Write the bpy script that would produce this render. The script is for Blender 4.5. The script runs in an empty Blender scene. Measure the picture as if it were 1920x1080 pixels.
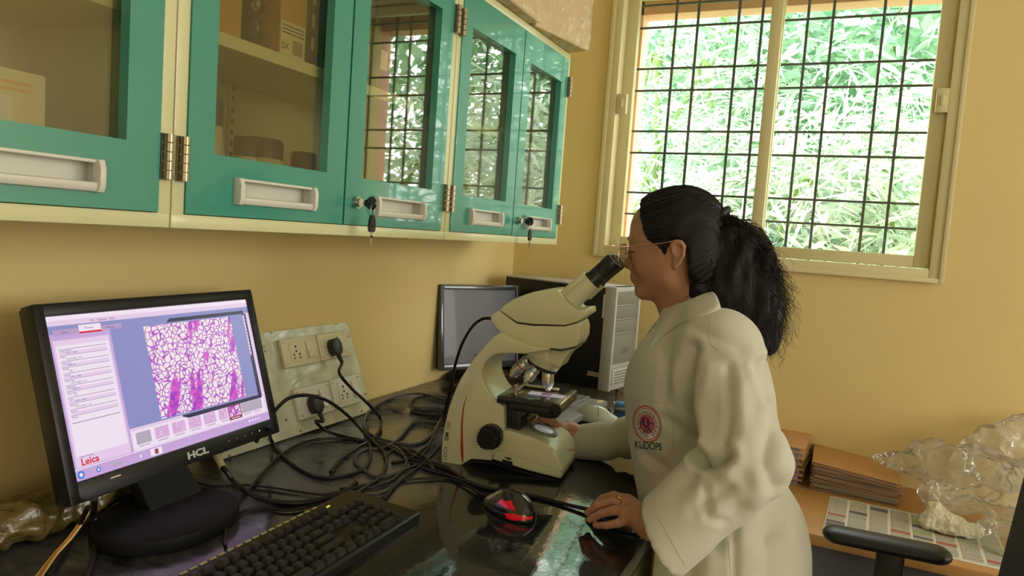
import bpy, bmesh, math, random
import numpy as np
from mathutils import Vector, Matrix, noise
from mathutils.bvhtree import BVHTree
SC = bpy.context.scene
COL = SC.collection
random.seed(7); rng = np.random.RandomState(7)

# ---------------------------------------------------------------- camera
CZ = 1.38          # camera height; floor is z = 0
FPX = 1345.0       # focal length for a 1920 px wide frame
TOP = 0.90         # height of the granite worktop
def _d(x, y):
    v = np.array([x-960.0, y-540.0, FPX]); return v/np.linalg.norm(v)
_Y = _d(1590, 483); _X = -_d(-1940, 230); _X = _X-_Y*_X.dot(_Y); _X /= np.linalg.norm(_X); _Z = np.cross(_X, _Y)
RW = np.array([_X, _Y, _Z])
cam_d = bpy.data.cameras.new('camera'); cam = bpy.data.objects.new('camera', cam_d); COL.objects.link(cam)
M4 = Matrix.Identity(4)
for i in range(3):
    M4[i][0] = RW[i, 0]; M4[i][1] = -RW[i, 1]; M4[i][2] = -RW[i, 2]
M4[2][3] = CZ
cam.matrix_world = M4
cam_d.sensor_width = 36; cam_d.lens = 36*FPX/1920; cam_d.clip_start = 0.05; cam_d.clip_end = 100
SC.camera = cam

# ---------------------------------------------------------------- world, lights, exposure
vs = SC.view_settings
SC.display_settings.display_device = 'sRGB'
vs.view_transform = 'Standard'; vs.look = 'None'; vs.gamma = 1.0; vs.exposure = 0.08
vs.use_curve_mapping = False
w = bpy.data.worlds.new('sky'); SC.world = w; w.use_nodes = True
nt = w.node_tree; nt.nodes.clear()
out = nt.nodes.new('ShaderNodeOutputWorld'); bg = nt.nodes.new('ShaderNodeBackground')
tc = nt.nodes.new('ShaderNodeTexCoord'); sep = nt.nodes.new('ShaderNodeSeparateXYZ'); ramp = nt.nodes.new('ShaderNodeValToRGB')
nt.links.new(tc.outputs['Generated'], sep.inputs[0]); nt.links.new(sep.outputs['Z'], ramp.inputs[0])
ramp.color_ramp.elements[0].position = 0.0; ramp.color_ramp.elements[0].color = (1.0, 0.97, 0.97, 1)
ramp.color_ramp.elements[1].position = 0.7; ramp.color_ramp.elements[1].color = (0.95, 0.93, 1.0, 1)
nt.links.new(ramp.outputs[0], bg.inputs['Color']); nt.links.new(bg.outputs[0], out.inputs[0])
bg.inputs['Strength'].default_value = 11.5

def area(name, loc, rot, sx, sy, power, color=(1, 1, 1), portal=False):
    l = bpy.data.lights.new(name, 'AREA'); l.shape = 'RECTANGLE'; l.size = sx; l.size_y = sy
    l.energy = power; l.color = color
    o = bpy.data.objects.new(name, l); COL.objects.link(o); o.location = loc; o.rotation_euler = rot
    if portal: l.cycles.is_portal = True
    return o
area('window_portal', (-.28, 2.70, 1.80), (math.radians(-90), 0, 0), 1.05, .98, 1, portal=True)
# added fill lights inside the closed walls, behind and right of the camera
area('side_fill_light', (3.35, 1.1, 1.75), (0, math.radians(90), 0), 1.3, 2.4, 62, (1.0, .99, .95))
area('rear_fill_light', (2.15, -2.9, 1.75), (math.radians(90), 0, 0), 1.9, 1.3, 26, (1.0, .97, .82))

# ---------------------------------------------------------------- helpers
def lin(c):
    if isinstance(c, str):
        c = tuple(int(c[i:i+2], 16)/255 for i in (0, 2, 4))
    return tuple(x/12.92 if x <= .04045 else ((x+.055)/1.055)**2.4 for x in c)
MATS = {}
def mat(name, col, rough=.5, metal=0., spec=.5, noise_amt=0., noise_scale=20., bump=0., bump_scale=80., emit=None, estr=0.,
        trans=0., ior=1.45, alpha=1., coat=0., col2=None, sheen=0., stretch=None, sss=0.):
    if name in MATS: return MATS[name]
    m = bpy.data.materials.new(name); m.use_nodes = True; t = m.node_tree; b = t.nodes['Principled BSDF']
    c = lin(col)+(1,)
    b.inputs['Base Color'].default_value = c; b.inputs['Roughness'].default_value = rough
    b.inputs['Metallic'].default_value = metal; b.inputs['Specular IOR Level'].default_value = spec
    b.inputs['Transmission Weight'].default_value = trans; b.inputs['IOR'].default_value = ior
    b.inputs['Alpha'].default_value = alpha; b.inputs['Coat Weight'].default_value = coat
    b.inputs['Sheen Weight'].default_value = sheen
    if sss: b.inputs['Subsurface Weight'].default_value = sss; b.inputs['Subsurface Radius'].default_value = (.01, .004, .002)
    if emit: b.inputs['Emission Color'].default_value = lin(emit)+(1,); b.inputs['Emission Strength'].default_value = estr
    if noise_amt or bump:
        co = t.nodes.new('ShaderNodeTexCoord'); mp = t.nodes.new('ShaderNodeMapping')
        t.links.new(co.outputs['Object'], mp.inputs[0])
        if stretch: mp.inputs['Scale'].default_value = stretch
    if noise_amt:
        n = t.nodes.new('ShaderNodeTexNoise'); n.inputs['Scale'].default_value = noise_scale; n.inputs['Detail'].default_value = 5
        t.links.new(mp.outputs[0], n.inputs[0])
        r = t.nodes.new('ShaderNodeValToRGB'); r.color_ramp.elements[0].position = .3; r.color_ramp.elements[1].position = .7
        c2 = lin(col2)+(1,) if col2 else tuple(x*(1-noise_amt) for x in c[:3])+(1,)
        r.color_ramp.elements[0].color = c2; r.color_ramp.elements[1].color = c
        t.links.new(n.outputs[0], r.inputs[0]); t.links.new(r.outputs[0], b.inputs['Base Color'])
    if bump:
        n = t.nodes.new('ShaderNodeTexNoise'); n.inputs['Scale'].default_value = bump_scale; n.inputs['Detail'].default_value = 4
        t.links.new(mp.outputs[0], n.inputs[0]); bm_ = t.nodes.new('ShaderNodeBump'); bm_.inputs['Strength'].default_value = bump
        bm_.inputs['Distance'].default_value = .01
        t.links.new(n.outputs[0], bm_.inputs['Height']); t.links.new(bm_.outputs[0], b.inputs['Normal'])
    MATS[name] = m; return m

def ray(px, py): return RW @ _d(px, py)
def P(px, py, ax, val):
    """world point seen at photo pixel (px, py) on the plane ax = val"""
    r = ray(px, py); o = np.array([0, 0, CZ]); i = 'xyz'.index(ax)
    return Vector(o+r*((val-o[i])/r[i]))
def PT(px, py, z=.0): return P(px, py, 'z', TOP+z)

class MB:
    """collects shapes in one mesh; each face carries a material slot"""
    def __init__(s): s.v = []; s.f = []; s.m = []; s.sm = []
    def add(s, vs_, fs, mi=0, smooth=False, M=None):
        o = len(s.v)
        for p in vs_:
            p = Vector(p); s.v.append(tuple(M @ p) if M is not None else tuple(p))
        for f in fs: s.f.append([i+o for i in f]); s.m.append(mi); s.sm.append(smooth)
        return s
    def box(s, a, b, mi=0, M=None, bev=0.):
        bm = bmesh.new(); bmesh.ops.create_cube(bm, size=1)
        for v in bm.verts: v.co = Vector([(a[i]+b[i])/2+v.co[i]*(b[i]-a[i]) for i in range(3)])
        if bev: bmesh.ops.bevel(bm, geom=bm.edges[:], offset=min(bev, .45*min(abs(b[i]-a[i]) for i in range(3))), segments=2, affect='EDGES', profile=.5)
        return s.bm(bm, mi, M, smooth=bool(bev))
    def bm(s, bm, mi=0, M=None, smooth=False):
        bm.verts.index_update()
        s.add([v.co.copy() for v in bm.verts], [[v.index for v in f.verts] for f in bm.faces], mi, smooth, M); bm.free(); return s
    def lathe(s, prof, c=(0, 0, 0), axis=(0, 0, 1), n=32, mi=0, M=None, smooth=True, caps=True):
        q = Vector(axis).normalized().to_track_quat('Z', 'Y').to_matrix(); c = Vector(c)
        vs_ = []; fs = []
        for (r, h) in prof:
            for k in range(n):
                a = 2*math.pi*k/n; vs_.append(c+q @ Vector((r*math.cos(a), r*math.sin(a), h)))
        for j in range(len(prof)-1):
            for k in range(n):
                fs.append([j*n+k, j*n+(k+1) % n, (j+1)*n+(k+1) % n, (j+1)*n+k])
        if caps:
            fs.append(list(range(n))[::-1]); fs.append([(len(prof)-1)*n+k for k in range(n)])
        return s.add(vs_, fs, mi, smooth, M)
    def cyl(s, a, b, r, r2=None, n=24, mi=0, M=None, smooth=True):
        a = Vector(a); b = Vector(b); return s.lathe([(r, 0), (r if r2 is None else r2, (b-a).length)], a, b-a, n, mi, M, smooth)
    def tube(s, pts, r, n=8, mi=0, M=None, radii=None, flat=1.):
        pts = [Vector(p) for p in pts]; vs_ = []; fs = []; up = None
        for i, p in enumerate(pts):
            t = (pts[min(i+1, len(pts)-1)]-pts[max(i-1, 0)])
            if t.length < 1e-9: t = Vector((0, 0, 1))
            t.normalize()
            if up is None: up = t.orthogonal().normalized()
            up = (up-t*up.dot(t)); up = up.normalized() if up.length > 1e-6 else t.orthogonal().normalized()
            sd = t.cross(up); rr = radii[i] if radii else r
            for k in range(n):
                a = 2*math.pi*k/n; vs_.append(p+up*(rr*math.cos(a))+sd*(rr*math.sin(a)*flat))
        for i in range(len(pts)-1):
            for k in range(n): fs.append([i*n+k, i*n+(k+1) % n, (i+1)*n+(k+1) % n, (i+1)*n+k])
        fs.append(list(range(n))[::-1]); fs.append([(len(pts)-1)*n+k for k in range(n)])
        return s.add(vs_, fs, mi, True, M)
    def plate(s, ys, zs, holes, x0, x1, mi=0):
        """board in a yz plane, cut into cells at ys/zs; cells listed in holes are left open"""
        bm = bmesh.new(); G = {(i, j): bm.verts.new((x1, y, z)) for i, y in enumerate(ys) for j, z in enumerate(zs)}
        for i in range(len(ys)-1):
            for j in range(len(zs)-1):
                if (i, j) not in holes: bm.faces.new([G[i, j], G[i+1, j], G[i+1, j+1], G[i, j+1]])
        bmesh.ops.delete(bm, geom=[v for v in bm.verts if not v.link_faces], context='VERTS')
        r = bmesh.ops.extrude_face_region(bm, geom=bm.faces[:]); bmesh.ops.translate(bm, verts=[e for e in r['geom'] if isinstance(e, bmesh.types.BMVert)], vec=(x0-x1, 0, 0))
        bmesh.ops.recalc_face_normals(bm, faces=bm.faces[:]); bmesh.ops.dissolve_limit(bm, angle_limit=.01, verts=bm.verts[:], edges=bm.edges[:])
        bmesh.ops.triangulate(bm, faces=[f for f in bm.faces if len(f.verts) > 4])
        return s.bm(bm, mi)
    def prism(s, poly, d, mi=0, M=None, bev=0., smooth=False, holes=None):
        """poly: list of 3D points (planar), d: extrusion vector"""
        bm = bmesh.new(); d = Vector(d)
        vs_ = [bm.verts.new(p) for p in poly]; f = bm.faces.new(vs_)
        r = bmesh.ops.extrude_face_region(bm, geom=[f]); nv = [e for e in r['geom'] if isinstance(e, bmesh.types.BMVert)]
        bmesh.ops.translate(bm, verts=nv, vec=d)
        bmesh.ops.recalc_face_normals(bm, faces=bm.faces[:])
        if bev:
            es = [e for e in bm.edges if len(e.link_faces) == 2 and e.calc_face_angle(0) > .6]
            bmesh.ops.bevel(bm, geom=es, offset=bev, segments=3, affect='EDGES', profile=.5, clamp_overlap=True)
        return s.bm(bm, mi, M, smooth)
    def quad(s, a, b, c, d, mi=0): return s.add([a, b, c, d], [[0, 1, 2, 3]], mi)
    def sphere(s, c, r, mi=0, M=None, sc=(1, 1, 1), n=16):
        bm = bmesh.new(); bmesh.ops.create_uvsphere(bm, u_segments=n*2, v_segments=n, radius=1)
        for v in bm.verts: v.co = Vector([c[i]+v.co[i]*r*sc[i] for i in range(3)])
        return s.bm(bm, mi, M, True)
    def text(s, txt, size, M, mi=0, depth=.0003, align='CENTER', bold=0.):
        cu = bpy.data.curves.new('t', 'FONT'); cu.body = txt; cu.size = size; cu.extrude = depth; cu.align_x = align; cu.align_y = 'CENTER'; cu.offset = bold
        cu.resolution_u = 3
        o = bpy.data.objects.new('t', cu); COL.objects.link(o)
        dg = bpy.context.evaluated_depsgraph_get(); me = o.evaluated_get(dg).to_mesh()
        s.add([v.co.copy() for v in me.vertices], [list(p.vertices) for p in me.polygons], mi, False, M)
        o.evaluated_get(dg).to_mesh_clear(); bpy.data.objects.remove(o); bpy.data.curves.remove(cu); return s
    def build(s, name, mats, parent=None, label=None, kind=None):
        me = bpy.data.meshes.new(name); me.from_pydata(s.v, [], s.f)
        if not isinstance(mats, (list, tuple)): mats = [mats]
        for m in mats: me.materials.append(m)
        me.polygons.foreach_set('material_index', s.m); me.polygons.foreach_set('use_smooth', s.sm)
        me.update(); 
        if any(s.sm):
            try: me.set_sharp_from_angle(angle=math.radians(38))
            except Exception: pass
        o = bpy.data.objects.new(name, me); COL.objects.link(o)
        if parent is not None: parent_keep(o, parent)
        if label: o['label'] = label
        if kind: o['kind'] = kind
        return o
def parent_keep(o, parent):
    o.parent = parent; o.matrix_parent_inverse = WM(parent).inverted()
def WM(o):
    if o.parent is None: return Matrix.LocRotScale(o.location, o.rotation_euler, o.scale)
    return WM(o.parent) @ o.matrix_parent_inverse @ Matrix.LocRotScale(o.location, o.rotation_euler, o.scale)
def thing(name, label, cat, loc=(0, 0, 0), group=None):
    o = bpy.data.objects.new(name, None); COL.objects.link(o); o.location = loc; o.empty_display_size = .05
    return tag(o, label, cat, group)
def tag(o, label, cat, group=None):
    o['label'] = label; o['category'] = cat
    if group: o['group'] = group
    return o
def struct(o): o['kind'] = 'structure'; return o
def spline(pts, n=8, closed=False):
    pts = [Vector(p) for p in pts]; out_ = []
    for i in range(len(pts)-1):
        a = pts[max(i-1, 0)]; b = pts[i]; c = pts[i+1]; d = pts[min(i+2, len(pts)-1)]
        for k in range(n):
            t = k/n; out_.append(.5*((2*b)+(c-a)*t+(2*a-5*b+4*c-d)*t*t+(3*b-a-3*c+d)*t**3))
    out_.append(pts[-1]); return out_
def frame(o, x, z):
    """matrix with origin o, local X = x, local Z = z"""
    x = Vector(x).normalized(); z = Vector(z).normalized(); y = z.cross(x).normalized(); x = y.cross(z)
    M = Matrix.Identity(4)
    for i in range(3): M[i][0] = x[i]; M[i][1] = y[i]; M[i][2] = z[i]; M[i][3] = o[i]
    return M

# ---- signed distance blocks -> mesh (surface nets)
class SDF:
    def __init__(s, lo, hi, h):
        s.h = h; s.lo = np.array(lo, float); n = np.ceil((np.array(hi)-s.lo)/h).astype(int)+1; s.n = n
        s.ax = [s.lo[i]+h*np.arange(n[i]) for i in range(3)]
        s.D = np.full(n, .2, np.float32)
    def region(s, lo, hi):
        a = np.maximum(np.floor((np.array(lo)-s.lo)/s.h).astype(int), 0); b = np.minimum(np.ceil((np.array(hi)-s.lo)/s.h).astype(int)+1, s.n)
        sl = tuple(slice(a[i], max(b[i], a[i])) for i in range(3))
        X = s.ax[0][sl[0]][:, None, None]; Y = s.ax[1][sl[1]][None, :, None]; Z = s.ax[2][sl[2]][None, None, :]
        return sl, X, Y, Z
    def comb(s, sl, d, k, sub):
        A = s.D[sl]
        if sub:
            B = -d; hh = np.clip(.5+.5*(A-B)/max(k, 1e-6)*-1, 0, 1) if False else np.maximum(k-np.abs(A-B), 0)/max(k, 1e-6)
            s.D[sl] = np.maximum(A, B)+hh*hh*k*.25
        else:
            hh = np.maximum(k-np.abs(A-d), 0)/max(k, 1e-6); s.D[sl] = np.minimum(A, d)-hh*hh*k*.25
    def cap(s, a, b, ra, rb=None, k=.01, sub=False, sc=(1, 1, 1)):
        rb = ra if rb is None else rb; a = np.array(a, float); b = np.array(b, float); sc = np.array(sc, float)
        m = max(ra, rb)*max(sc.max(), 1)+.03+k
        sl, X, Y, Z = s.region(np.minimum(a, b)-m, np.maximum(a, b)+m)
        if s.D[sl].size == 0: return s
        ba = (b-a)/sc; px, py, pz = (X-a[0])/sc[0], (Y-a[1])/sc[1], (Z-a[2])/sc[2]
        L = ba.dot(ba)+1e-12; t = np.clip((px*ba[0]+py*ba[1]+pz*ba[2])/L, 0, 1)
        d = np.sqrt((px-t*ba[0])**2+(py-t*ba[1])**2+(pz-t*ba[2])**2)-(ra+(rb-ra)*t)
        s.comb(sl, (d*min(sc.min(), 1)).astype(np.float32), k, sub); return s
    def ell(s, c, r, k=.01, sub=False, R=None):
        c = np.array(c, float); r = np.array(r, float); m = r.max()+.03+k
        sl, X, Y, Z = s.region(c-m, c+m)
        if s.D[sl].size == 0: return s
        x, y, z = X-c[0], Y-c[1], Z-c[2]
        if R is not None:
            R = np.array(R); x, y, z = R[0, 0]*x+R[1, 0]*y+R[2, 0]*z, R[0, 1]*x+R[1, 1]*y+R[2, 1]*z, R[0, 2]*x+R[1, 2]*y+R[2, 2]*z
        k0 = np.sqrt((x/r[0])**2+(y/r[1])**2+(z/r[2])**2); k1 = np.sqrt((x/r[0]**2)**2+(y/r[1]**2)**2+(z/r[2]**2)**2)
        s.comb(sl, (k0*(k0-1)/(k1+1e-9)).astype(np.float32), k, sub); return s
    def loft(s, rows, k=.01):
        """rows: (z, cx, cy, a, b) ellipses, top to bottom or reverse"""
        rows = sorted(rows); A = np.array(rows)
        lo = [(A[:, 1]-A[:, 3]).min()-.04, (A[:, 2]-A[:, 4]).min()-.04, A[0, 0]-.04]; hi = [(A[:, 1]+A[:, 3]).max()+.04, (A[:, 2]+A[:, 4]).max()+.04, A[-1, 0]+.04]
        sl, X, Y, Z = s.region(lo, hi); z = Z.ravel(); zc = np.clip(z, A[0, 0], A[-1, 0])
        # smooth interpolation
        zz = np.linspace(A[0, 0], A[-1, 0], 400); g = []
        for j in range(1, 5):
            y_ = np.interp(zz, A[:, 0], A[:, j]); ker = np.hanning(31); ker /= ker.sum()
            y_ = np.convolve(np.pad(y_, 15, 'edge'), ker, 'valid'); g.append(np.interp(zc, zz, y_)[None, None, :])
        cx, cy, a, b = g
        x = X-cx; y = Y-cy; k0 = np.sqrt((x/a)**2+(y/b)**2); k1 = np.sqrt((x/a**2)**2+(y/b**2)**2)
        d = k0*(k0-1)/(k1+1e-6); dz = np.maximum(A[0, 0]-z, z-A[-1, 0])[None, None, :]
        d = np.where(dz > 0, np.sqrt(np.maximum(d, 0)**2+dz**2), np.maximum(d, np.where(d < 0, dz, -9)))
        s.comb(sl, d.astype(np.float32), k, False); return s
    def mesh(s):
        D = s.D; nx, ny, nz = D.shape; S = D < 0
        c = np.zeros((nx-1, ny-1, nz-1), np.uint8)
        for i in (0, 1):
            for j in (0, 1):
                for k in (0, 1): c += S[i:nx-1+i, j:ny-1+j, k:nz-1+k]
        act = (c > 0) & (c < 8); idx = -np.ones(act.shape, np.int64); I = np.argwhere(act); idx[act] = np.arange(len(I))
        acc = np.zeros((len(I), 3)); cnt = np.zeros(len(I)); cor = [(i, j, k) for i in (0, 1) for j in (0, 1) for k in (0, 1)]
        for a in cor:
            for ax in range(3):
                if a[ax]: continue
                b = list(a); b[ax] = 1
                va = D[I[:, 0]+a[0], I[:, 1]+a[1], I[:, 2]+a[2]]; vb = D[I[:, 0]+b[0], I[:, 1]+b[1], I[:, 2]+b[2]]
                m = (va < 0) != (vb < 0); t = np.where(m, va/np.where(m, va-vb, 1), 0)
                p = np.repeat(np.array([a], float), len(I), 0); p[:, ax] = t
                acc[m] += p[m]; cnt[m] += 1
        V = s.lo+s.h*(I+acc/cnt[:, None]); F = []
        for ax in range(3):
            o = [(1, 2), (2, 0), (0, 1)][ax]
            lo = [slice(None)]*3; hi = [slice(None)]*3; lo[ax] = slice(0, -1); hi[ax] = slice(1, None)
            A = S[tuple(lo)]; B = S[tuple(hi)]; E = np.argwhere(A != B)
            E = E[(E[:, o[0]] > 0) & (E[:, o[1]] > 0) & (E[:, o[0]] < D.shape[o[0]]-1) & (E[:, o[1]] < D.shape[o[1]]-1)]
            q = []
            for (u_, v_) in ((-1, -1), (0, -1), (0, 0), (-1, 0)):
                e = E.copy(); e[:, o[0]] += u_; e[:, o[1]] += v_; q.append(idx[e[:, 0], e[:, 1], e[:, 2]])
            Q = np.stack(q, 1); fl = A[E[:, 0], E[:, 1], E[:, 2]]; Q[~fl] = Q[~fl][:, ::-1]; F.append(Q)
        return V, np.concatenate(F)
def npmesh(name, V, F, mats, parent=None, smooth=True, label=None):
    me = bpy.data.meshes.new(name); me.from_pydata(np.asarray(V).tolist(), [], np.asarray(F).tolist() if len(F) else [])
    for m in (mats if isinstance(mats, (list, tuple)) else [mats]): me.materials.append(m)
    me.polygons.foreach_set('use_smooth', [smooth]*len(me.polygons)); me.update()
    o = bpy.data.objects.new(name, me); COL.objects.link(o)
    if parent is not None: parent_keep(o, parent)
    if label: o['label'] = label
    return o
def relax(V, F, it=3, lam=.5):
    n = len(V); F = np.asarray(F)
    E = np.concatenate([F[:, [0, 1]], F[:, [1, 2]], F[:, [2, 3]], F[:, [3, 0]]])
    for _ in range(it):
        S = np.zeros((n, 3)); c = np.zeros(n)
        for a, b in ((0, 1), (1, 0)):
            for j in range(3): S[:, j] += np.bincount(E[:, a], V[E[:, b], j], n)
            c += np.bincount(E[:, a], minlength=n)
        V = V*(1-lam)+lam*S/np.maximum(c, 1)[:, None]
    return V
def vnormals(V, F):
    F = np.asarray(F); a = V[F[:, 2]]-V[F[:, 0]]; b = V[F[:, 3]]-V[F[:, 1]]; fn = np.cross(a, b); N = np.zeros_like(V)
    for k in range(4):
        for j in range(3): N[:, j] += np.bincount(F[:, k], fn[:, j], len(V))
    return N/np.maximum(np.linalg.norm(N, axis=1), 1e-12)[:, None]

# ---------------------------------------------------------------- materials
def wall_mat():
    m = mat('wall_paint', 'E4CE8E', .55, spec=.35, noise_amt=.05, noise_scale=3, bump=.05, bump_scale=60)
    return m
M_wall = wall_mat()
M_white = mat('cabinet_enamel', 'D6D6A8', .3, coat=.3)
M_teal = mat('teal_enamel', '429684', .28, coat=.5, noise_amt=.06, noise_scale=4)
M_inside = mat('cabinet_inside', 'C9C49A', .5)
M_black = mat('black_plastic', '17181A', .42, bump=.05, bump_scale=500)
M_blackg = mat('black_gloss', '0E0F10', .16, coat=.4)
M_rub = mat('black_cable', '151517', .38)
M_grey_c = mat('grey_cable', '4A4A4C', .35)
M_chrome = mat('brushed_metal', 'B9B4A6', .28, metal=1.)
M_hinge = mat('hinge_metal', '9B8F78', .33, metal=1.)
M_gold = mat('gold', 'D8A860', .25, metal=1.)
M_plas = mat('white_plastic', 'D9D8CC', .35)
M_ivory = mat('ivory_plastic', 'DAD3B2', .4)
M_window = mat('window_frame_paint', 'D9CF9E', .4, noise_amt=.06, noise_scale=6)
def glass_mat(name, tint=(1, 1, 1), refl=1.0):
    m = bpy.data.materials.new(name); m.use_nodes = True; t = m.node_tree; t.nodes.clear()
    o = t.nodes.new('ShaderNodeOutputMaterial'); mx = t.nodes.new('ShaderNodeMixShader'); tr = t.nodes.new('ShaderNodeBsdfTransparent')
    gl = t.nodes.new('ShaderNodeBsdfGlossy'); fr = t.nodes.new('ShaderNodeFresnel'); mu = t.nodes.new('ShaderNodeMath')
    ge = t.nodes.new('ShaderNodeNewGeometry'); mr_ = t.nodes.new('ShaderNodeMapRange'); mr_.inputs[3].default_value = 1.52; mr_.inputs[4].default_value = 1/1.52; t.links.new(ge.outputs['Backfacing'], mr_.inputs[0]); t.links.new(mr_.outputs[0], fr.inputs['IOR']); mu.operation = 'MULTIPLY'; mu.inputs[1].default_value = refl; mu.use_clamp = True
    tr.inputs[0].default_value = tint+(1,); gl.inputs['Roughness'].default_value = 0.01
    t.links.new(fr.outputs[0], mu.inputs[0]); t.links.new(mu.outputs[0], mx.inputs[0]); t.links.new(tr.outputs[0], mx.inputs[1]); t.links.new(gl.outputs[0], mx.inputs[2])
    t.links.new(mx.outputs[0], o.inputs[0]); return m
M_glass = glass_mat('window_glass', (.97, 1, .98), 1.0)
M_cglass = glass_mat('cabinet_glass', (.80, .80, .70), 1.9)

# ---------------------------------------------------------------- room shell
XL, YB, XR, YF, ZC = -1.15, 2.48, 3.4, -3.0, 2.9
WX0, WX1, WZ0, WZ1 = -.819, .251, 1.334, 2.30        # window opening
T = .22
struct(MB().box((XL-.2, YF-.2, -.1), (XR+.2, YB+.25, 0)).build('floor', mat('floor_tiles', 'A89F8C', .35, noise_amt=.1, noise_scale=6)))
struct(MB().box((XL-.2, YF-.2, ZC), (XR+.2, YB+.25, ZC+.1)).build('ceiling', mat('ceiling_paint', 'E8E4D8', .8)))
struct(MB().box((XL-.2, YF, 0), (XL, YB, ZC)).build('wall_left', M_wall))
m = MB()
m.box((XL-.2, YB, 0), (WX0, YB+T, ZC)); m.box((WX1, YB, 0), (XR+.2, YB+T, ZC)); m.box((WX0, YB, 0), (WX1, YB+T, WZ0)); m.box((WX0, YB, WZ1), (WX1, YB+T, ZC))
struct(m.build('wall_back', M_wall))
m = MB(); m.box((XR, YF, 0), (XR+.2, YB, ZC))
struct(m.build('wall_right', M_wall))
m = MB(); m.box((XL-.2, YF-.2, 0), (XR+.2, YF, ZC))
struct(m.build('wall_front', M_wall))
M_salmon = mat('salmon_render', 'EFB9A0', .8, noise_amt=.06, noise_scale=9)
m = MB()   # salmon plastered reveal and sunshade outside the window
y0, y1 = YB+.12, YB+.30
m.box((WX0-.1, y0+.10, 1.1), (WX0+.035, y1, 2.6)); m.box((WX1-.0, y0+.10, 1.1), (WX1+.12, y1, 2.6)); m.box((WX0-.1, y0+.10, 2.235), (WX1+.1, y1, 2.5))
m.box((WX0-.1, y0+.1, 1.2), (WX1+.1, y1, 1.325))
struct(m.build('trim_1', M_salmon))

# window_1: fixed frame, two sliding sashes, panes, latches, grille
W = bpy.data.objects.new('window_1', None); COL.objects.link(W); W.location = (-.28, YB, WZ0); struct(W)
def rect_frame(m, x0, x1, z0, z1, ya, yb, t, mi=0, tb=None, tl=None, tr=None):
    tb = tb or t; tl = tl or t; tr = tr or t
    m.box((x0, ya, z0), (x0+tl, yb, z1), mi, bev=.002); m.box((x1-tr, ya, z0), (x1, yb, z1), mi, bev=.002)
    m.box((x0+tl, ya, z0), (x1-tr, yb, z0+tb), mi, bev=.002); m.box((x0+tl, ya, z1-t), (x1-tr, yb, z1), mi, bev=.002)
m = MB(); rect_frame(m, WX0, WX1, WZ0, WZ1, YB-.012, YB+.10, .028); m.build('window_frame', M_window, W)
m = MB(); rect_frame(m, WX0-.012, WX1+.012, WZ0-.012, WZ1+.01, YB-.018, YB-.010, .014); m.build('window_trim', M_window, W)
# left sash (rear track), right sash (front track)
m = MB(); rect_frame(m, WX0+.028, -.262, WZ0+.03, WZ1-.03, YB+.045, YB+.075, .034, tl=.040); s1 = m.build('sash', M_window, W)
MB().box((-.751, YB+.058, 1.398), (-.296, YB+.062, WZ1-.06)).build('pane', M_glass, s1)
m = MB(); rect_frame(m, -.300, WX1-.028, WZ0+.03, WZ1-.03, YB+.008, YB+.038, .036, tl=.036, tr=.043); s2 = m.build('sash', M_window, W)
MB().box((-.264, YB+.021, 1.40), (.182, YB+.025, WZ1-.06)).build('pane', M_glass, s2)
for (x, z, s_) in ((-.787, 1.825, 1), (.190, 1.825, 1)):
    MB().box((x, YB-.012, z), (x+.034, YB+.006, z+.072), bev=.004).box((x+.012, YB-.02, z+.02), (x+.022, YB-.01, z+.05), bev=.003).build('latch', M_window, W)
GM = mat('grille_steel', '4A4E50', .5, metal=.2)
m = MB(); yg = YB+.125
for x in (-.787, -.636, -.558, -.419, -.341, -.196, -.119, .030, .101, .228): m.box((x-.0042, yg-.004, 1.2), (x+.0042, yg+.004, 2.40))
for z in (1.340, 1.484, 1.563, 1.708, 1.786, 1.932, 2.010, 2.156, 2.235): m.box((WX0-.02, yg-.008, z-.0035), (WX1+.02, yg-.002, z+.0035))
m.build('grille', GM, W)

# ---------------------------------------------------------------- outside greenery
def leaf_mat(name, c1, c2, tr=.35):
    m = bpy.data.materials.new(name); m.use_nodes = True; t = m.node_tree; b = t.nodes['Principled BSDF']; o = t.nodes['Material Output']
    inf = t.nodes.new('ShaderNodeNewGeometry'); r = t.nodes.new('ShaderNodeValToRGB')
    r.color_ramp.elements[0].color = lin(c1)+(1,); r.color_ramp.elements[1].color = lin(c2)+(1,)
    t.links.new(inf.outputs['Random Per Island'], r.inputs[0]); t.links.new(r.outputs[0], b.inputs['Base Color'])
    b.inputs['Roughness'].default_value = .4
    tl = t.nodes.new('ShaderNodeBsdfTranslucent'); mx = t.nodes.new('ShaderNodeMixShader'); mx.inputs[0].default_value = tr
    t.links.new(r.outputs[0], tl.inputs[0]); t.links.new(b.outputs[0], mx.inputs[1]); t.links.new(tl.outputs[0], mx.inputs[2]); t.links.new(mx.outputs[0], o.inputs[0])
    return m
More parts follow.
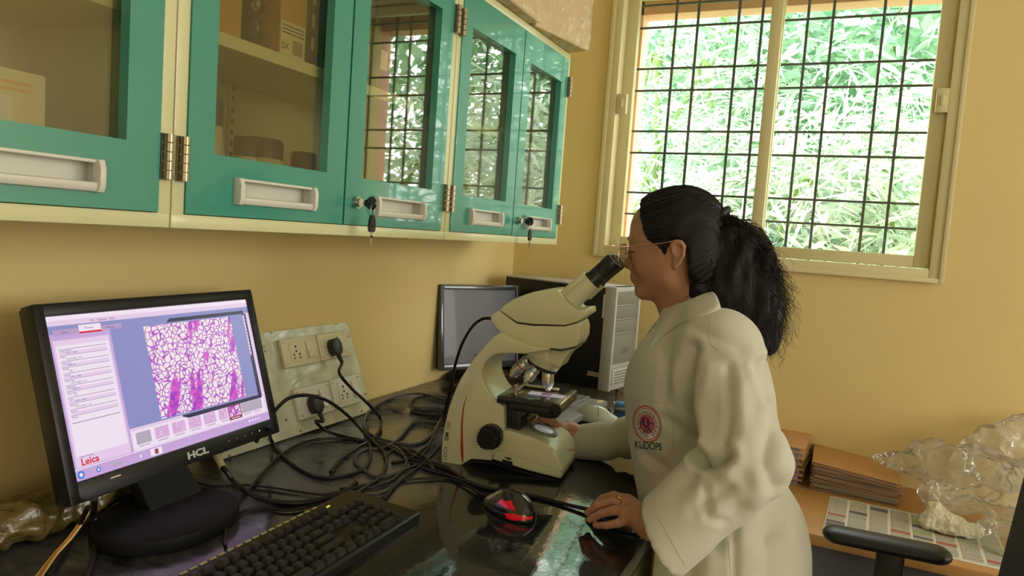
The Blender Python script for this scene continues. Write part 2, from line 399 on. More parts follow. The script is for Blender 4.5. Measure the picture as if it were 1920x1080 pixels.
def leaves(name, centers, n, L, Wd, spread, droop, matl, parent, seed):
    r = np.random.RandomState(seed); V = []; F = []
    C = np.array(centers)[r.randint(len(centers), size=n)]+r.normal(size=(n, 3))*np.array(spread)
    d = r.normal(size=(n, 3)); d[:, 2] = d[:, 2]*.5-droop; d /= np.linalg.norm(d, axis=1)[:, None]
    sd = np.cross(d, r.normal(size=(n, 3))); sd /= np.linalg.norm(sd, axis=1)[:, None]
    nn = np.cross(d, sd); l = (L*(.6+.8*r.rand(n)))[:, None]; ww = (Wd*(.6+.8*r.rand(n)))[:, None]
    a = C; b_ = C+d*l*.35+sd*ww*.5-nn*ww*.1; c_ = C+d*l; c_[:, 2] -= l[:, 0]*.12; e = C+d*l*.35-sd*ww*.5-nn*ww*.1; mid = C+d*l*.4
    V = np.stack([a, b_, c_, e, mid], 1).reshape(-1, 3); o = np.arange(n)*5
    F = np.concatenate([np.stack([o, o+1, o+4], 1), np.stack([o+1, o+2, o+4], 1), np.stack([o+2, o+3, o+4], 1), np.stack([o+3, o, o+4], 1)])
    return npmesh(name, V, F, matl, parent, smooth=False)
LG = leaf_mat('bamboo_leaf', 'A2B8A0', 'DEE6DA', .5); LD = leaf_mat('broad_leaf', '5E8E6C', 'A4C8A4', .45); LB = leaf_mat('blue_leaf', 'A4BEB0', 'DAE6E0', .5)
M_stem = mat('green_stem', '6E8A45', .5); M_bark = mat('bark', '6B5B48', .8, noise_amt=.3, noise_scale=20)
def plant(name, label, cat, x, y, z0, z1, rad, n, L, Wd, droop, matl, seed, group=None):
    t = thing(name, label, cat, (x, y, 0), group); r = np.random.RandomState(seed); m = MB(); cs = []
    for k in range(9):
        a = r.rand()*6.28; bx = x+math.cos(a)*rad*.35; by = y+math.sin(a)*rad*.25; ex = bx+r.normal()*rad*.7; ey = by+r.normal()*rad*.35; hz = z0+(z1-z0)*(.45+.55*r.rand())
        pts = spline([(bx, by, 0), (bx*.7+ex*.3, by, hz*.6), (ex, ey, hz), (ex+(ex-bx)*.6, ey, hz-.25)], 8)
        m.tube(pts, .012, 5); cs += [tuple(p) for p in pts if p.z > z0]
    m.build('stems', M_stem, t); leaves('foliage', cs, n, L, Wd, (rad*.38, rad*.3, (z1-z0)*.16), droop, matl, t, seed+1)
    return t
plant('bamboo_clump', 'bamboo with long narrow drooping leaves outside the right pane', 'bamboo', .15, 3.95, .6, 2.2, .62, 5200, .20, .020, .25, LG, 3)
plant('bamboo_clump', 'fine leaved bamboo outside the left pane beyond the grille', 'bamboo', -1.25, 4.3, .8, 2.9, .85, 6500, .13, .014, .2, LG, 11)
plant('leafy_tree', 'dense broad leaved tree outside behind the top of the right pane', 'tree', .1, 5.2, 1.6, 3.3, 1.3, 9000, .12, .055, .05, LD, 21)
plant('leafy_tree', 'pale leafy tree outside behind the window mullion', 'tree', -1.0, 6.2, .8, 3.4, 1.3, 8000, .13, .05, .05, LB, 31)
plant('shrub', 'low shrub outside along the bottom of the window', 'shrub', -.35, 4.6, .2, 1.9, 1.2, 7000, .10, .03, .1, LB, 41)
plant('leafy_tree', 'light green tree standing outside at the far left of the window', 'tree', -3.0, 7.0, .6, 3.6, 1.2, 6500, .14, .05, .05, LG, 51)
struct(MB().box((-14, YB+.4, -.15), (14, 16, -.02)).build('ground', mat('grass_ground', '6E9A52', .9, noise_amt=.3, noise_scale=4)))
# ---------------------------------------------------------------- wall cabinets
CXF = -.85; CB0, CB1 = 1.354, 1.953            # front plane, bottom and top
def key_bunch(yc, zc, label, x=CXF+.018):
    t = thing('key_bunch', label, 'keys', (x, yc, zc), 'keys hanging in the cabinet locks')
    # head of the key that sits in the lock
    m = MB(); m.box((x+.004, yc-.0015, zc-.003), (x+.012, yc+.0015, zc+.003)); m.build('key_blade', M_chrome, t)
    m = MB(); m.lathe([(0.001, 0), (.011, .0005), (.0125, .003), (.011, .0055), (.001, .006)], (x+.022, yc-.003, zc), (0, 1, 0), 20); m.box((x+.008, yc-.003, zc-.006), (x+.022, yc+.003, zc+.006), bev=.001)
    m.build('key_head', M_blackg, t)
    c = Vector((x+.026, yc, zc-.013)); pts = [c+Vector((0, .012*math.sin(a)*.5, .012*math.cos(a))) for a in np.linspace(0, 2*math.pi, 25)]
    MB().tube(pts, .0007, 6).build('key_ring', M_chrome, t)
    z = zc-.024
    m = MB(); prof = [(-.005, 0), (-.0075, -.004), (-.0095, -.015), (-.0095, -.024), (-.007, -.029), (.007, -.029), (.0095, -.024), (.0095, -.015), (.0075, -.004), (.005, 0), (.003, .003), (-.003, .003)]
    m.prism([(x+.0235, yc+a, z+b) for a, b in prof], (.005, 0, 0), bev=.001); m.build('key_head', M_blackg, t)
    m = MB(); m.box((x+.0252, yc-.003, z-.054), (x+.0268, yc+.003, z-.028)); m.box((x+.0252, yc-.0045, z-.040), (x+.0268, yc+.0045, z-.036)); m.build('key_blade', M_chrome, t)
def hinge(m, yc, zc, h=.062):
    for k in range(5):
        z0 = zc-h/2+k*h/5; m.cyl((CXF+.010, yc, z0+.0007), (CXF+.010, yc, z0+h/5-.0007), .0065, n=14)
    m.box((CXF+.001, yc-.0075, zc-h/2), (CXF+.006, yc+.0075, zc+h/2))
def cabinet(y0, y1, doors, label, shelf_z=1.63, back=XL+.002, hidden_top=False):
    t = thing('wall_cabinet', label, 'cabinet', (CXF-.1, (y0+y1)/2, CB0), 'wall cabinets above the worktop')
    m = MB(); x0 = back; x1 = CXF; th = .016
    y0 += .0012; y1 -= .0012
    m.box((x0, y0, CB0), (x1, y1, CB0+.020), bev=.0015); m.box((x0, y0, CB1-.020), (x1, y1, CB1), bev=.0015)
    m.box((x0, y0, CB0+.0196), (x1, y0+.020, CB1-.0196), bev=.0004); m.box((x0, y1-.020, CB0+.0196), (x1, y1, CB1-.0196), bev=.0004)
    m.build('cabinet_body', M_white, t)
    m = MB(); m.box((x0+.001, y0+.02, CB0+.02), (x0+.008, y1-.02, CB1-.02)); m.box((x0+.008, (y0+y1)/2-.009, CB0+.02), (x0+.012, (y0+y1)/2+.009, CB1-.02))
    for k in range(22): m.box((x0+.012, (y0+y1)/2-.003, CB0+.05+k*.022), (x0+.0126, (y0+y1)/2+.003, CB0+.060+k*.022), 1)
    m.build('back_panel', [M_inside, M_black], t)
    MB().box((x0+.012, y0+.021, shelf_z), (CXF-.030, y1-.021, shelf_z+.020), bev=.001).build('shelf', M_white, t)
    for (a, b, side) in doors:
        z0, z1 = CB0+.021, CB1-.021
        gl, gr, gb, gt = a+.046, b-.050, 1.464, 1.855
        m = MB(); X0, X1 = CXF-.014, CXF+.003
        hc = (a+b)/2; hw = .087; hz0, hz1 = 1.394, 1.434
        m.plate([a, gl, hc-hw, hc+hw, gr, b], [z0, hz0, hz1, gb, gt, z1], {(2, 1), (1, 3), (2, 3), (3, 3)}, X0, X1)
        d = m.build('door', M_teal, t)
        MB().box((X0-.003, gl-.006, gb-.006), (X0, gr+.006, gt+.006)).build('pane', M_cglass, d)
        # cup pull handle
        m = MB(); M = M_plas; xx = X1
        m.box((X0-.004, hc-hw, hz0), (X0-.002, hc+hw, hz1)); m.box((X0-.002, hc-hw, hz0), (xx, hc-hw+.0015, hz1)); m.box((X0-.002, hc+hw-.0015, hz0), (xx, hc+hw, hz1)); m.box((X0-.002, hc-hw, hz0), (xx, hc+hw, hz0+.0015)); m.box((X0-.002, hc-hw, hz1-.0015), (xx, hc+hw, hz1))
        m.prism([(xx, hc-hw+.003, hz0), (xx+.008, hc-hw+.003, hz0+.001), (xx+.011, hc-hw+.003, hz0+.006), (xx+.011, hc-hw+.003, hz0+.011), (xx+.008, hc-hw+.003, hz0+.0125), (xx, hc-hw+.003, hz0+.0125)], (0, 2*hw-.006, 0), 0, bev=.0008)
        m.box((xx, hc-hw+.003, hz1-.0045), (xx+.007, hc+hw-.003, hz1), 0, bev=.0015)
        for s_ in (-1, 1):
            ys = hc+s_*hw
            m.prism([(xx, ys, hz0-.001), (xx+.012, ys, hz0), (xx+.0155, ys, hz0+.008), (xx+.0155, ys, hz1-.010), (xx+.012, ys, hz1), (xx, ys, hz1+.001)], (0, -s_*.008, 0), 0, bev=.0012)
        m.build('handle', M, d)
        m = MB(); yh = a-.010 if side == 'L' else b+.008
        hinge(m, yh, 1.450); m.build('hinge', M_hinge, d); m = MB(); hinge(m, yh, 1.850); m.build('hinge', M_hinge, d)
        if side == 'R':
            m = MB(); yk = a+.030; m.cyl((X1, yk, 1.417), (X1+.008, yk, 1.417), .011, n=24); m.cyl((X1+.008, yk, 1.417), (X1+.014, yk, 1.417), .008, n=24); m.build('lock', M_chrome, d)
    return t
cabinet(-.045, .700, [(-.020, .326, 'L'), (.331, .678, 'R')], 'wall cabinet at the left edge of the photo, carton behind its glass')
cabinet(.700, 1.4425, [(.722, 1.067, 'L'), (1.072, 1.420, 'R')], 'middle wall cabinet with dark capped jars behind its left glass')
cabinet(1.4425, 2.155, [(1.464, 1.800, 'L'), (1.805, 2.133, 'R')], 'wall cabinet nearest the window, its glass full of reflected leaves')
key_bunch(1.102, 1.417, 'keys with black heads hanging from the middle cabinet lock')
key_bunch(1.835, 1.417, 'keys with black heads hanging from the lock nearest the window')
M_card = mat('cardboard', 'C89A58', .8, noise_amt=.08, noise_scale=12); M_cardw = mat('carton_cream', 'DDD2A8', .7, noise_amt=.05); M_ink = mat('print_ink', '3A3A34', .7); M_inkr = mat('red_ink', 'B8543C', .7); M_inko = mat('orange_ink', 'D89A3A', .7)
def boxthing(name, label, cat, a, b, mats, deco=None, bev=.002, group=None, rot=0):
    c = Vector(((a[0]+b[0])/2, (a[1]+b[1])/2, a[2])); m = MB(); h = [(b[i]-a[i])/2 for i in (0, 1)]
    m.box((-h[0], -h[1], 0), (h[0], h[1], b[2]-a[2]), 0, bev=bev)
    if deco: deco(m, h, b[2]-a[2])
    o = m.build(name, mats); o.location = c; o.rotation_euler.z = rot; return tag(o, label, cat, group)
sb = CB0+.0205                                   # inner bottom of the cabinets
def deco_carton(m, h, H):
    x = h[0]+.0004
    for k in range(2): m.box((h[0], -h[1]+.012, H-.018-k*.008), (x, h[1]-.018, H-.014-k*.008), 1)
    m.box((h[0], h[1]-.075, H-.065), (x, h[1]-.040, H-.032), 3)
    m.box((h[0], h[1]-.080, H-.080), (x, h[1]-.035, H-.070), 2); m.box((h[0], h[1]-.070, H-.088), (x, h[1]-.045, H-.080), 2)
    for k in range(5): m.cyl((h[0], -h[1]+.03+k*.028, H-.118), (x, -h[1]+.03+k*.028, H-.118), .009, n=16, mi=1)
boxthing('carton', 'cream carton with red rosette print behind the leftmost glass', 'box', (-1.10, .395, sb), (-.93, .577, sb+.160), [M_cardw, M_inko, M_inkr, M_plas], deco_carton)
sh = 1.6505
boxthing('cardboard_box', 'plain tan box on the middle cabinet shelf, left end', 'box', (-1.11, .73, sh), (-.905, .865, sh+.20), [M_card])
def deco_sx(m, h, H):
    x = h[0]+.0004
    m.box((h[0], -h[1]+.003, .004), (x, h[1]-.003, .062), 1)
    Mx = frame((x, -h[1]+.014, .020), (0, 1, 0), (1, 0, 0)); m.text('SX', .016, Mx, 2)
    for k in range(9): m.box((x, .000+k*.0028, .010), (x+.0003, .0012+k*.0028, .034), 2)
    for k in range(3): m.box((x, -h[1]+.006, .042+k*.006), (x+.0003, h[1]-.006, .044+k*.006), 2)
boxthing('carton', 'brown carton marked SX on the middle cabinet shelf', 'box', (-1.10, .945, sh), (-.902, 1.010, sh+.125), [M_card, M_cardw, M_ink], deco_sx)
boxthing('binder', 'dark blue slim box standing beside the SX carton', 'box', (-1.09, 1.012, sh), (-.902, 1.042, sh+.17), [mat('navy_card', '2C3440', .5), M_plas], lambda m, h, H: [m.box((h[0], -.004, z), (h[0]+.0004, .003, z+.022), 1) for z in (.03, .07, .11)])
m = MB(); base = P(500, 20, 'x', -.95)
t = thing('plastic_bag', 'dark shiny plastic bag on the middle cabinet shelf beside the tan box', 'bag', (-.98, .92, sh))
s_ = SDF((-1.08, .87, sh-.01), (-.89, .965, sh+.14), .004)
r = np.random.RandomState(5)
for k in range(14):
    s_.ell((-.985+r.uniform(-.06, .06), .917+r.uniform(-.026, .026), sh+.035+r.uniform(0, .06)), (.028, .014+.010*r.rand(), .028), .012)
V, F = s_.mesh(); V[:, 2] = np.maximum(V[:, 2], sh+.0005)
npmesh('bag', V, F, mat('dark_film', '33352E', .15, coat=1., bump=.8, bump_scale=60), t)
# jars with dark screw caps
M_jar = mat('jar_plastic', 'C9C3A0', .3); M_cap = mat('jar_cap', '34363A', .4)
def jar(x, y, z, r_, h, label, tall=False, col=None):
    t = thing('jar', label, 'jar', (x, y, z), 'jars on the floor of the middle cabinet')
    MB().lathe([(r_*.9, 0), (r_, .004), (r_, h*.55), (r_*.8, h*.72), (r_*.72, h*.76)], (x, y, z), n=28).build('jar_body', col or M_jar, t)
    m = MB(); rr = r_*.78; m.lathe([(rr, 0), (rr, h*.2), (rr*.93, h*.235)], (x, y, z+h*.765), n=28)
    for k in range(28):
        a = k*2*math.pi/28; m.cyl((x+math.cos(a)*rr, y+math.sin(a)*rr, z+h*.775), (x+math.cos(a)*rr, y+math.sin(a)*rr, z+h*.95), .0008, n=4)
    m.build('lid', M_cap, t)
jar(-.955, .858, sb, .022, .19, 'narrow capped jar at the left end of the middle cabinet')
jar(-.915, .893, sb, .024, .132, 'capped jar second from left in the middle cabinet')
jar(-.960, .972, sb, .050, .140, 'widest cream jar with dark lid in the middle cabinet')
jar(-.935, 1.056, sb, .029, .128, 'short capped jar at the right of the widest cream jar')
jar(-.94, 1.155, sb, .030, .13, 'dark lidded jar behind the glass above the first keys')
jar(-.96, 1.225, sb, .030, .14, 'dark lidded jar beside the one above the first keys')
for k, (yy, c, hh) in enumerate(((1.11, '4A4A3C', .22), (1.17, '5C5A48', .20), (1.235, '3C3D34', .23))):
    boxthing('file_box', ['dark file box behind the third glass, nearest the shelf end', 'grey file box in the middle behind the third glass', 'darkest file box at the right behind the third glass'][k], 'box', (-1.10, yy, sh), (-.915, yy+.052, sh+hh), [mat('file_dark%d' % k, c, .5), M_plas], lambda m, h, H: m.box((h[0], -.012, .05), (h[0]+.0004, .012, .09), 1))
# wrapped cartons on top of the cabinets
M_wrap = mat('plastic_wrap', 'F0EAD4', .15, alpha=.34, coat=.6, bump=1., bump_scale=40)
def wrapped(label, c0, c1, depth, hgt, z):
    """c0,c1: bottom front corners"""
    a = Vector(c0+(z,)); b = Vector(c1+(z,)); d = Vector((-(b-a).y, (b-a).x, 0)).normalized()
    t = thing('wrapped_carton', label, 'box', (a+b)/2, 'cartons on top of the wall cabinets')
    poly = [a, b, b+d*depth, a+d*depth]; m = MB(); m.prism(poly, (0, 0, hgt), bev=.004); m.build('carton', mat('carton_tan', 'D6B578', .7, noise_amt=.15, noise_scale=10, col2='C6A068'), t)
    m = MB(); bm = bmesh.new(); c = (a+b)/2+d*depth/2; e = .006
    pl = [p+(p-c).normalized()*e for p in poly]
    m.prism(pl, (0, 0, hgt+.004)); o = m.build('wrapping', M_wrap, t)
    md = o.modifiers.new('s', 'SUBSURF'); md.subdivision_type = 'SIMPLE'; md.levels = 5; md.render_levels = 5
    tx = bpy.data.textures.new('wrinkle', 'CLOUDS'); tx.noise_scale = .03
    md = o.modifiers.new('d', 'DISPLACE'); md.texture = tx; md.strength = .010; md.mid_level = .5; md.texture_coords = 'GLOBAL'
    return t
wrapped('plastic wrapped carton on the cabinet top, the nearer one', (-.815, 1.42), (-.822, 1.825), .30, .26, CB1+.002)
wrapped('plastic wrapped tan carton on the cabinet top nearest the window', (-.842, 1.850), (-.785, 2.125), .28, .30, CB1+.002)

# ---------------------------------------------------------------- worktop, base cabinets
def granite():
    m = bpy.data.materials.new('black_granite'); m.use_nodes = True; t = m.node_tree; b = t.nodes['Principled BSDF']
    co = t.nodes.new('ShaderNodeTexCoord')
    n1 = t.nodes.new('ShaderNodeTexNoise'); n1.inputs['Scale'].default_value = 350; n1.inputs['Detail'].default_value = 2
    r1 = t.nodes.new('ShaderNodeValToRGB'); r1.color_ramp.elements[0].position = .55; r1.color_ramp.elements[0].color = (.006, .007, .008, 1); r1.color_ramp.elements[1].position = .75; r1.color_ramp.elements[1].color = (.05, .055, .06, 1)
    n2 = t.nodes.new('ShaderNodeTexNoise'); n2.inputs['Scale'].default_value = 5; n2.inputs['Detail'].default_value = 8; n2.inputs['Roughness'].default_value = .65
    mp = t.nodes.new('ShaderNodeMapping'); mp.inputs['Scale'].default_value = (1, 1.6, 1); mp.inputs['Rotation'].default_value = (0, 0, .6)
    r2 = t.nodes.new('ShaderNodeValToRGB'); r2.color_ramp.elements[0].position = .34; r2.color_ramp.elements[1].position = .62
    mx = t.nodes.new('ShaderNodeMixRGB'); mx.inputs[2].default_value = (.135, .14, .15, 1)
    # dust lies thicker towards the wall
    sp = t.nodes.new('ShaderNodeSeparateXYZ'); mr = t.nodes.new('ShaderNodeMapRange'); mr.inputs[1].default_value = -.55; mr.inputs[2].default_value = -.85; mr.inputs[3].default_value = .06; mr.inputs[4].default_value = .9
    mu = t.nodes.new('ShaderNodeMath'); mu.operation = 'MULTIPLY'
    t.links.new(co.outputs['Object'], n1.inputs[0]); t.links.new(n1.outputs[0], r1.inputs[0]); t.links.new(co.outputs['Object'], mp.inputs[0]); t.links.new(mp.outputs[0], n2.inputs[0]); t.links.new(n2.outputs[0], r2.inputs[0])
    t.links.new(co.outputs['Object'], sp.inputs[0]); t.links.new(sp.outputs['X'], mr.inputs[0]); t.links.new(r2.outputs[0], mu.inputs[0]); t.links.new(mr.outputs[0], mu.inputs[1])
    t.links.new(mu.outputs[0], mx.inputs[0]); t.links.new(r1.outputs[0], mx.inputs[1]); t.links.new(mx.outputs[0], b.inputs['Base Color'])
    rr = t.nodes.new('ShaderNodeMapRange'); rr.inputs[3].default_value = .045; rr.inputs[4].default_value = .55; t.links.new(mu.outputs[0], rr.inputs[0]); t.links.new(rr.outputs[0], b.inputs['Roughness'])
    n3 = t.nodes.new('ShaderNodeTexNoise'); n3.inputs['Scale'].default_value = 60; bu = t.nodes.new('ShaderNodeBump'); bu.inputs['Strength'].default_value = .02; bu.inputs['Distance'].default_value = .01
    t.links.new(co.outputs['Object'], n3.inputs[0]); t.links.new(n3.outputs[0], bu.inputs['Height']); t.links.new(bu.outputs[0], b.inputs['Normal'])
    b.inputs['IOR'].default_value = 1.7
    return m
M_gran = granite()
WE = -.252                                          # front edge of the worktop
m = MB(); m.box((XL+.001, -.6, TOP-.035), (WE, YB-.001, TOP), bev=.006)
wt = m.build('worktop', M_gran); tag(wt, 'long black polished granite worktop along the cabinet wall', 'worktop')
def base_cab(y0, y1, label):
    t = thing('base_cabinet', label, 'cabinet', (-.7, (y0+y1)/2, 0), 'base cabinets under the worktop')
    MB().box((XL+.01, y0+.002, .08), (WE-.045, y1-.002, TOP-.036), bev=.002).box((XL+.01, y0+.002, 0), (WE-.09, y1-.002, .08)).build('cabinet_body', M_white, t)
    for z0, z1 in ((.68, .85), (.50, .675), (.10, .495)):
        d = MB().box((WE-.045, y0+.012, z0), (WE-.028, y1-.012, z1), bev=.002).build('drawer', M_white, t)
        MB().box((WE-.028, (y0+y1)/2-.06, (z0+z1)/2-.01), (WE-.018, (y0+y1)/2+.06, (z0+z1)/2+.012), bev=.003).build('handle', M_black, d)
base_cab(-.55, .15, 'cream base cabinet under the worktop, nearest to the viewer'); base_cab(.15, .85, 'cream base cabinet under the keyboard'); base_cab(.85, 1.33, 'cream base cabinet with drawers below the hand on the mouse'); base_cab(1.33, 2.40, 'cream base cabinet behind the lab coat')

# ---------------------------------------------------------------- switchboard leaning on the wall
u = Vector((0, 1, 0)); bo = Vector((-1.062, 1.0, TOP+.002)); tp = Vector((-1.143, 1.0, TOP+.225)); upv = (tp-bo).normalized(); nv = u.cross(upv); nv = nv if nv.x > 0 else -nv
BM = frame(bo, u, nv)            # local x = along wall, y = up the board, z = out
if BM.to_3x3()[2][1] < 0: BM = frame(bo+u*.48, -u, nv)
def bpt(px, py):
    r = Vector(ray(px, py)); o = Vector((0, 0, CZ)); t = (bo-o).dot(nv)/r.dot(nv); q = BM.inverted() @ (o+r*t); return q.x, q.y
sb_t = thing('switchboard', 'scuffed metal switchboard leaning against the wall beside the lit monitor', 'switchboard', bo+u*.24)
M_board = mat('board_enamel', 'D6D9C2', .3, noise_amt=.25, noise_scale=18, col2='A9A98C', metal=.0, coat=.3)
HB = (tp-bo).length
xr = bpt(693, 768)[0]; xrt = bpt(650, 605)[0]; xl = bpt(420, 861)[0]; xlt = bpt(486, 622)[0]
m = MB(); m.prism([(xl-.01, 0, -.012), (xr, 0, -.012), (xr+.001, HB*.5, -.012), (xrt+.002, HB-.006, -.012), (xrt-.01, HB, -.012), (xlt-.01, HB, -.012)], (0, 0, .012), M=BM, bev=.001)
m.build('plate', M_board, sb_t)
m = MB()
for (px, py) in ((510, 624), (631, 608), (654, 631), (498, 658), (685, 739), (678, 771), (563, 808), (536, 787), (638, 625), (496, 650), (430, 855)):
    x, y = bpt(px, py); m.cyl(BM @ Vector((x, y, 0)), BM @ Vector((x, y, .002)), .0028, n=10)
m.build('screws', M_hinge, sb_t)
def plate_module(c1, c2, c3, c4, kind, th=.011):
    """corner pixels TL TR BR BL of a socket plate"""
    q = [bpt(*c) for c in (c1, c2, c3, c4)]; x0 = (q[0][0]+q[3][0])/2; x1 = (q[1][0]+q[2][0])/2; y1 = (q[0][1]+q[1][1])/2; y0 = (q[2][1]+q[3][1])/2
    m = MB(); m.box((x0, y0, 0), (x1, y1, th), bev=.002, M=BM)
    o = m.build('socket_plate', M_ivory if kind < 2 else M_plas, sb_t); w_ = x1-x0; h_ = y1-y0
    m = MB(); 
    for sx in (.07, .93):
        for sy in (.12, .88): m.cyl(BM @ Vector((x0+w_*sx, y0+h_*sy, th)), BM @ Vector((x0+w_*sx, y0+h_*sy, th+.0008)), .0022, n=10)
    m.build('screw', M_hinge, o)
    sx0, sx1 = x0+w_*.20, x0+w_*.52
    m = MB(); m.box((sx0, y0+h_*.15, th), (sx1, y0+h_*.85, th+.0015), bev=.001, M=BM).build('socket', o.data.materials[0], o)
    m = MB(); cx = (sx0+sx1)/2; hw = (sx1-sx0)*.25
    for (dx, dy, r_) in ((0, .68, .0030), (0, .52, .0026), (-hw, .40, .0026), (hw, .40, .0026), (-hw, .28, .0022), (hw, .28, .0022)):
        m.cyl(BM @ Vector((cx+dx, y0+h_*dy, th+.0008)), BM @ Vector((cx+dx, y0+h_*dy, th+.0019)), r_, n=12)
    m.build('socket_holes', M_black, o)
    m = MB(); a_, b_ = x0+w_*.66, x0+w_*.86; ya, yb = y0+h_*.22, y0+h_*.82
    m.prism([(a_, ya, th), (a_, ya, th+.009), (a_, (ya+yb)/2, th+.004), (a_, yb, th+.0025), (a_, yb, th)], (b_-a_, 0, 0), M=BM, bev=.0006)
    m.build('switch', o.data.materials[0], o)
    return (x0, y0, x1, y1, th)
md1 = plate_module((516, 640), (583, 628), (596, 678), (531, 694), 0)
md2 = plate_module((586, 628), (640, 622), (652, 666), (598, 680), 0)
md3 = plate_module((543, 733), (608, 716), (622, 770), (558, 790), 2)
md4 = plate_module((610, 715), (664, 702), (680, 752), (624, 768), 2)
# ---- plugs and cables
def cable(name, label, pts, r_=.0032, mt=None, group='cables tangled on the worktop', parent=None, n=8, flat=1.):
    m = MB(); m.tube(spline(pts, n), r_, 8, flat=flat)
    o = m.build(name, mt or M_rub, parent)
    if parent is None: tag(o, label, 'cable', group)
    return o
def C(px, py, z=.0035): return PT(px, py, z)
def plug_cable(label, px, py, pts):
    x, y = bpt(px, py); o = BM @ Vector((x, y, .014)); t = thing('power_cable', label, 'cable', o, 'plugged in power cables')
    m = MB(); prof = [(-.017, .006), (-.012, .018), (0, .022), (.012, .018), (.017, .006), (.015, -.010), (.008, -.020), (-.008, -.020), (-.015, -.010)]
    m.prism([(x+a, y+b, .013) for a, b in prof], (0, 0, .022), M=BM, bev=.003, smooth=True)
    m.build('plug', mat('plug_black', '2A2C30', .35), t)
    a = BM @ Vector((x+.003, y-.018, .026)); b = a+(-upv*.022)+nv*.006
    m = MB(); m.cyl(a, b, .0055, .0038, 12); 
    for k in range(4): c = a.lerp(b, .25+k*.22); m.lathe([(.0058-.0004*k, -.001), (.0058-.0004*k, .001)], c, b-a, 12)
    m.build('strain_relief', M_rub, t)
    cable('cord', '', [a, b]+pts, .0036, parent=t)
C3 = lambda px, py, x: P(px, py, 'x', x)
plug_cable('black power cable plugged into the upper socket of the switchboard', 614, 655, [C3(636, 699, -1.035), C3(658, 727, -1.02), C3(691, 758, -.99), C(713, 785, .01), C(711, 808), C(697, 824), C(672, 838), C(640, 860), C(620, 885)])
plug_cable('black power cable plugged into the lower socket of the switchboard', 577, 762, [C3(592, 790, -1.02), C(612, 808, .012), C(650, 820), C(691, 828), C(730, 840), C(763, 858), C(800, 868), C(840, 880), C(868, 897)])
cable('cable', 'black cable arching behind the monitor edge across the lower socket', [C3(480, 830, -1.0), C3(500, 790, -1.0), C3(519, 766, -.98), C3(541, 747, -.97), C3(574, 741, -.96), C3(613, 751, -.95), C(652, 779, .03), C(680, 808, .012), C(702, 830, .008), C(720, 850), C(724, 872), C(712, 895), C(690, 910), C(668, 925)], .0038)
cable('cable', 'grey looped cable running up behind the microscope', [C3(870, 770, -.86), C(848, 752, .012), C(833, 748, .012), C(785, 738, .008), C(738, 745), C(702, 763), C(684, 785), C(687, 808), C(716, 824), C(772, 834), C(805, 820), C(822, 795, .01), C(840, 765, .02)], .0034, M_grey_c)
cable('cable', 'grey cable with a small ring loop in front of the microscope', [C(850, 798), C(827, 794), C(780, 790), C(764, 803), C(752, 818), C(738, 830), C(716, 840), C(688, 842), C(669, 852), C(666, 866), C(680, 880), C(700, 892), C(722, 894), C(750, 884), C(762, 866), C(750, 845), C(725, 832), C(700, 826), C(670, 826)], .0032, M_grey_c)
cable('cable', 'black cable drooping from under the lit monitor in a wide bow', [C3(505, 800, -.95), C(508, 824, .012), C(525, 848), C(555, 876), C(590, 893), C(625, 896), C(675, 884), C(692, 866), C(694, 840), C(686, 820), C(690, 800)], .0036)
cable('cable', 'thin black cable running level between the two monitors', [C(370, 905), C(400, 912), C(450, 909), C(500, 913), C(560, 922), C(612, 927), C(660, 915), C(700, 905)], .0022)
cable('cable', 'black cable crossing diagonally in front of the switchboard foot', [C(440, 955), C(452, 937), C(490, 890), C(527, 853), C(575, 828), C(640, 822), C(700, 832), C(760, 850), C(805, 865), C(842, 878)], .0030)
cable('cable', 'black cable looping on the worktop in front of the tangle', [C(637, 917), C(668, 915), C(705, 912), C(735, 900), C(760, 880), C(800, 870), C(815, 885), C(803, 862), C(775, 846), C(740, 843), C(720, 860)], .0028)
cable('cable', 'black cable lying in a flat coil beside the dark monitor', [C(850, 768), C(800, 770), C(775, 768), C(770, 757), C(785, 745), C(820, 743), C(860, 750)], .0032)
cable('cable', 'dark cable under the coil beside the dark monitor', [C(850, 778), C(800, 778), C(776, 772), C(768, 762)], .0030)
cable('cable', 'dark cable passing straight to the back of the keyboard', [C(720, 937), C(735, 918), C(750, 902), C(772, 886), C(790, 872), C(812, 850), C(828, 830)], .0026)
m = MB()
# scope power cable
cable('cable', 'black cable curving from the microscope head down behind its arm', [P(921, 597, 'y', 1.40), P(905, 598, 'y', 1.40), P(886, 612, 'y', 1.40), P(866, 646, 'y', 1.40), P(852, 690, 'y', 1.41), P(840, 745, 'y', 1.42), P(828, 790, 'y', 1.42), C(812, 822, .01), C(790, 845), C(765, 862), C(735, 868)], .0034)
cable('cable', 'second black cable falling behind the microscope arm to the worktop', [P(853, 690, 'y', 1.45), P(847, 720, 'y', 1.44), P(838, 765, 'y', 1.44), P(823, 800, 'y', 1.44), C(806, 832, .01), C(798, 846), C(785, 858), C(770, 850), C(750, 838)], .0034)
# two black leads and bare wires at the left
cable('cable', 'black lead hanging left of the monitor base, the right one', [C3(178, 935, -.90), C(176, 965, .03), C(180, 1000, .01), C(175, 1045), C(162, 1090)], .0045)
cable('cable', 'black lead left of the monitor base, bending to the corner', [C3(165, 950, -.93), C(142, 1000, .012), C(118, 1040), C(90, 1085)], .0035)
for k, c in enumerate(('C9A04A', 'B86A3A', 'D8C078')):
    cable('wire', ['yellow wire beside the crumpled bag', 'rust orange wire beside the crumpled bag', 'pale wire beside the crumpled bag'][k], [C3(178+k*2, 930, -.94), C(152+k*3, 975, .03), C(127+k*3, 1010, .015), C(100+k*3, 1040, .006), C(62+k*6, 1088, .004)], .0016, mat('wire%d' % k, c, .4), 'thin bare wires')
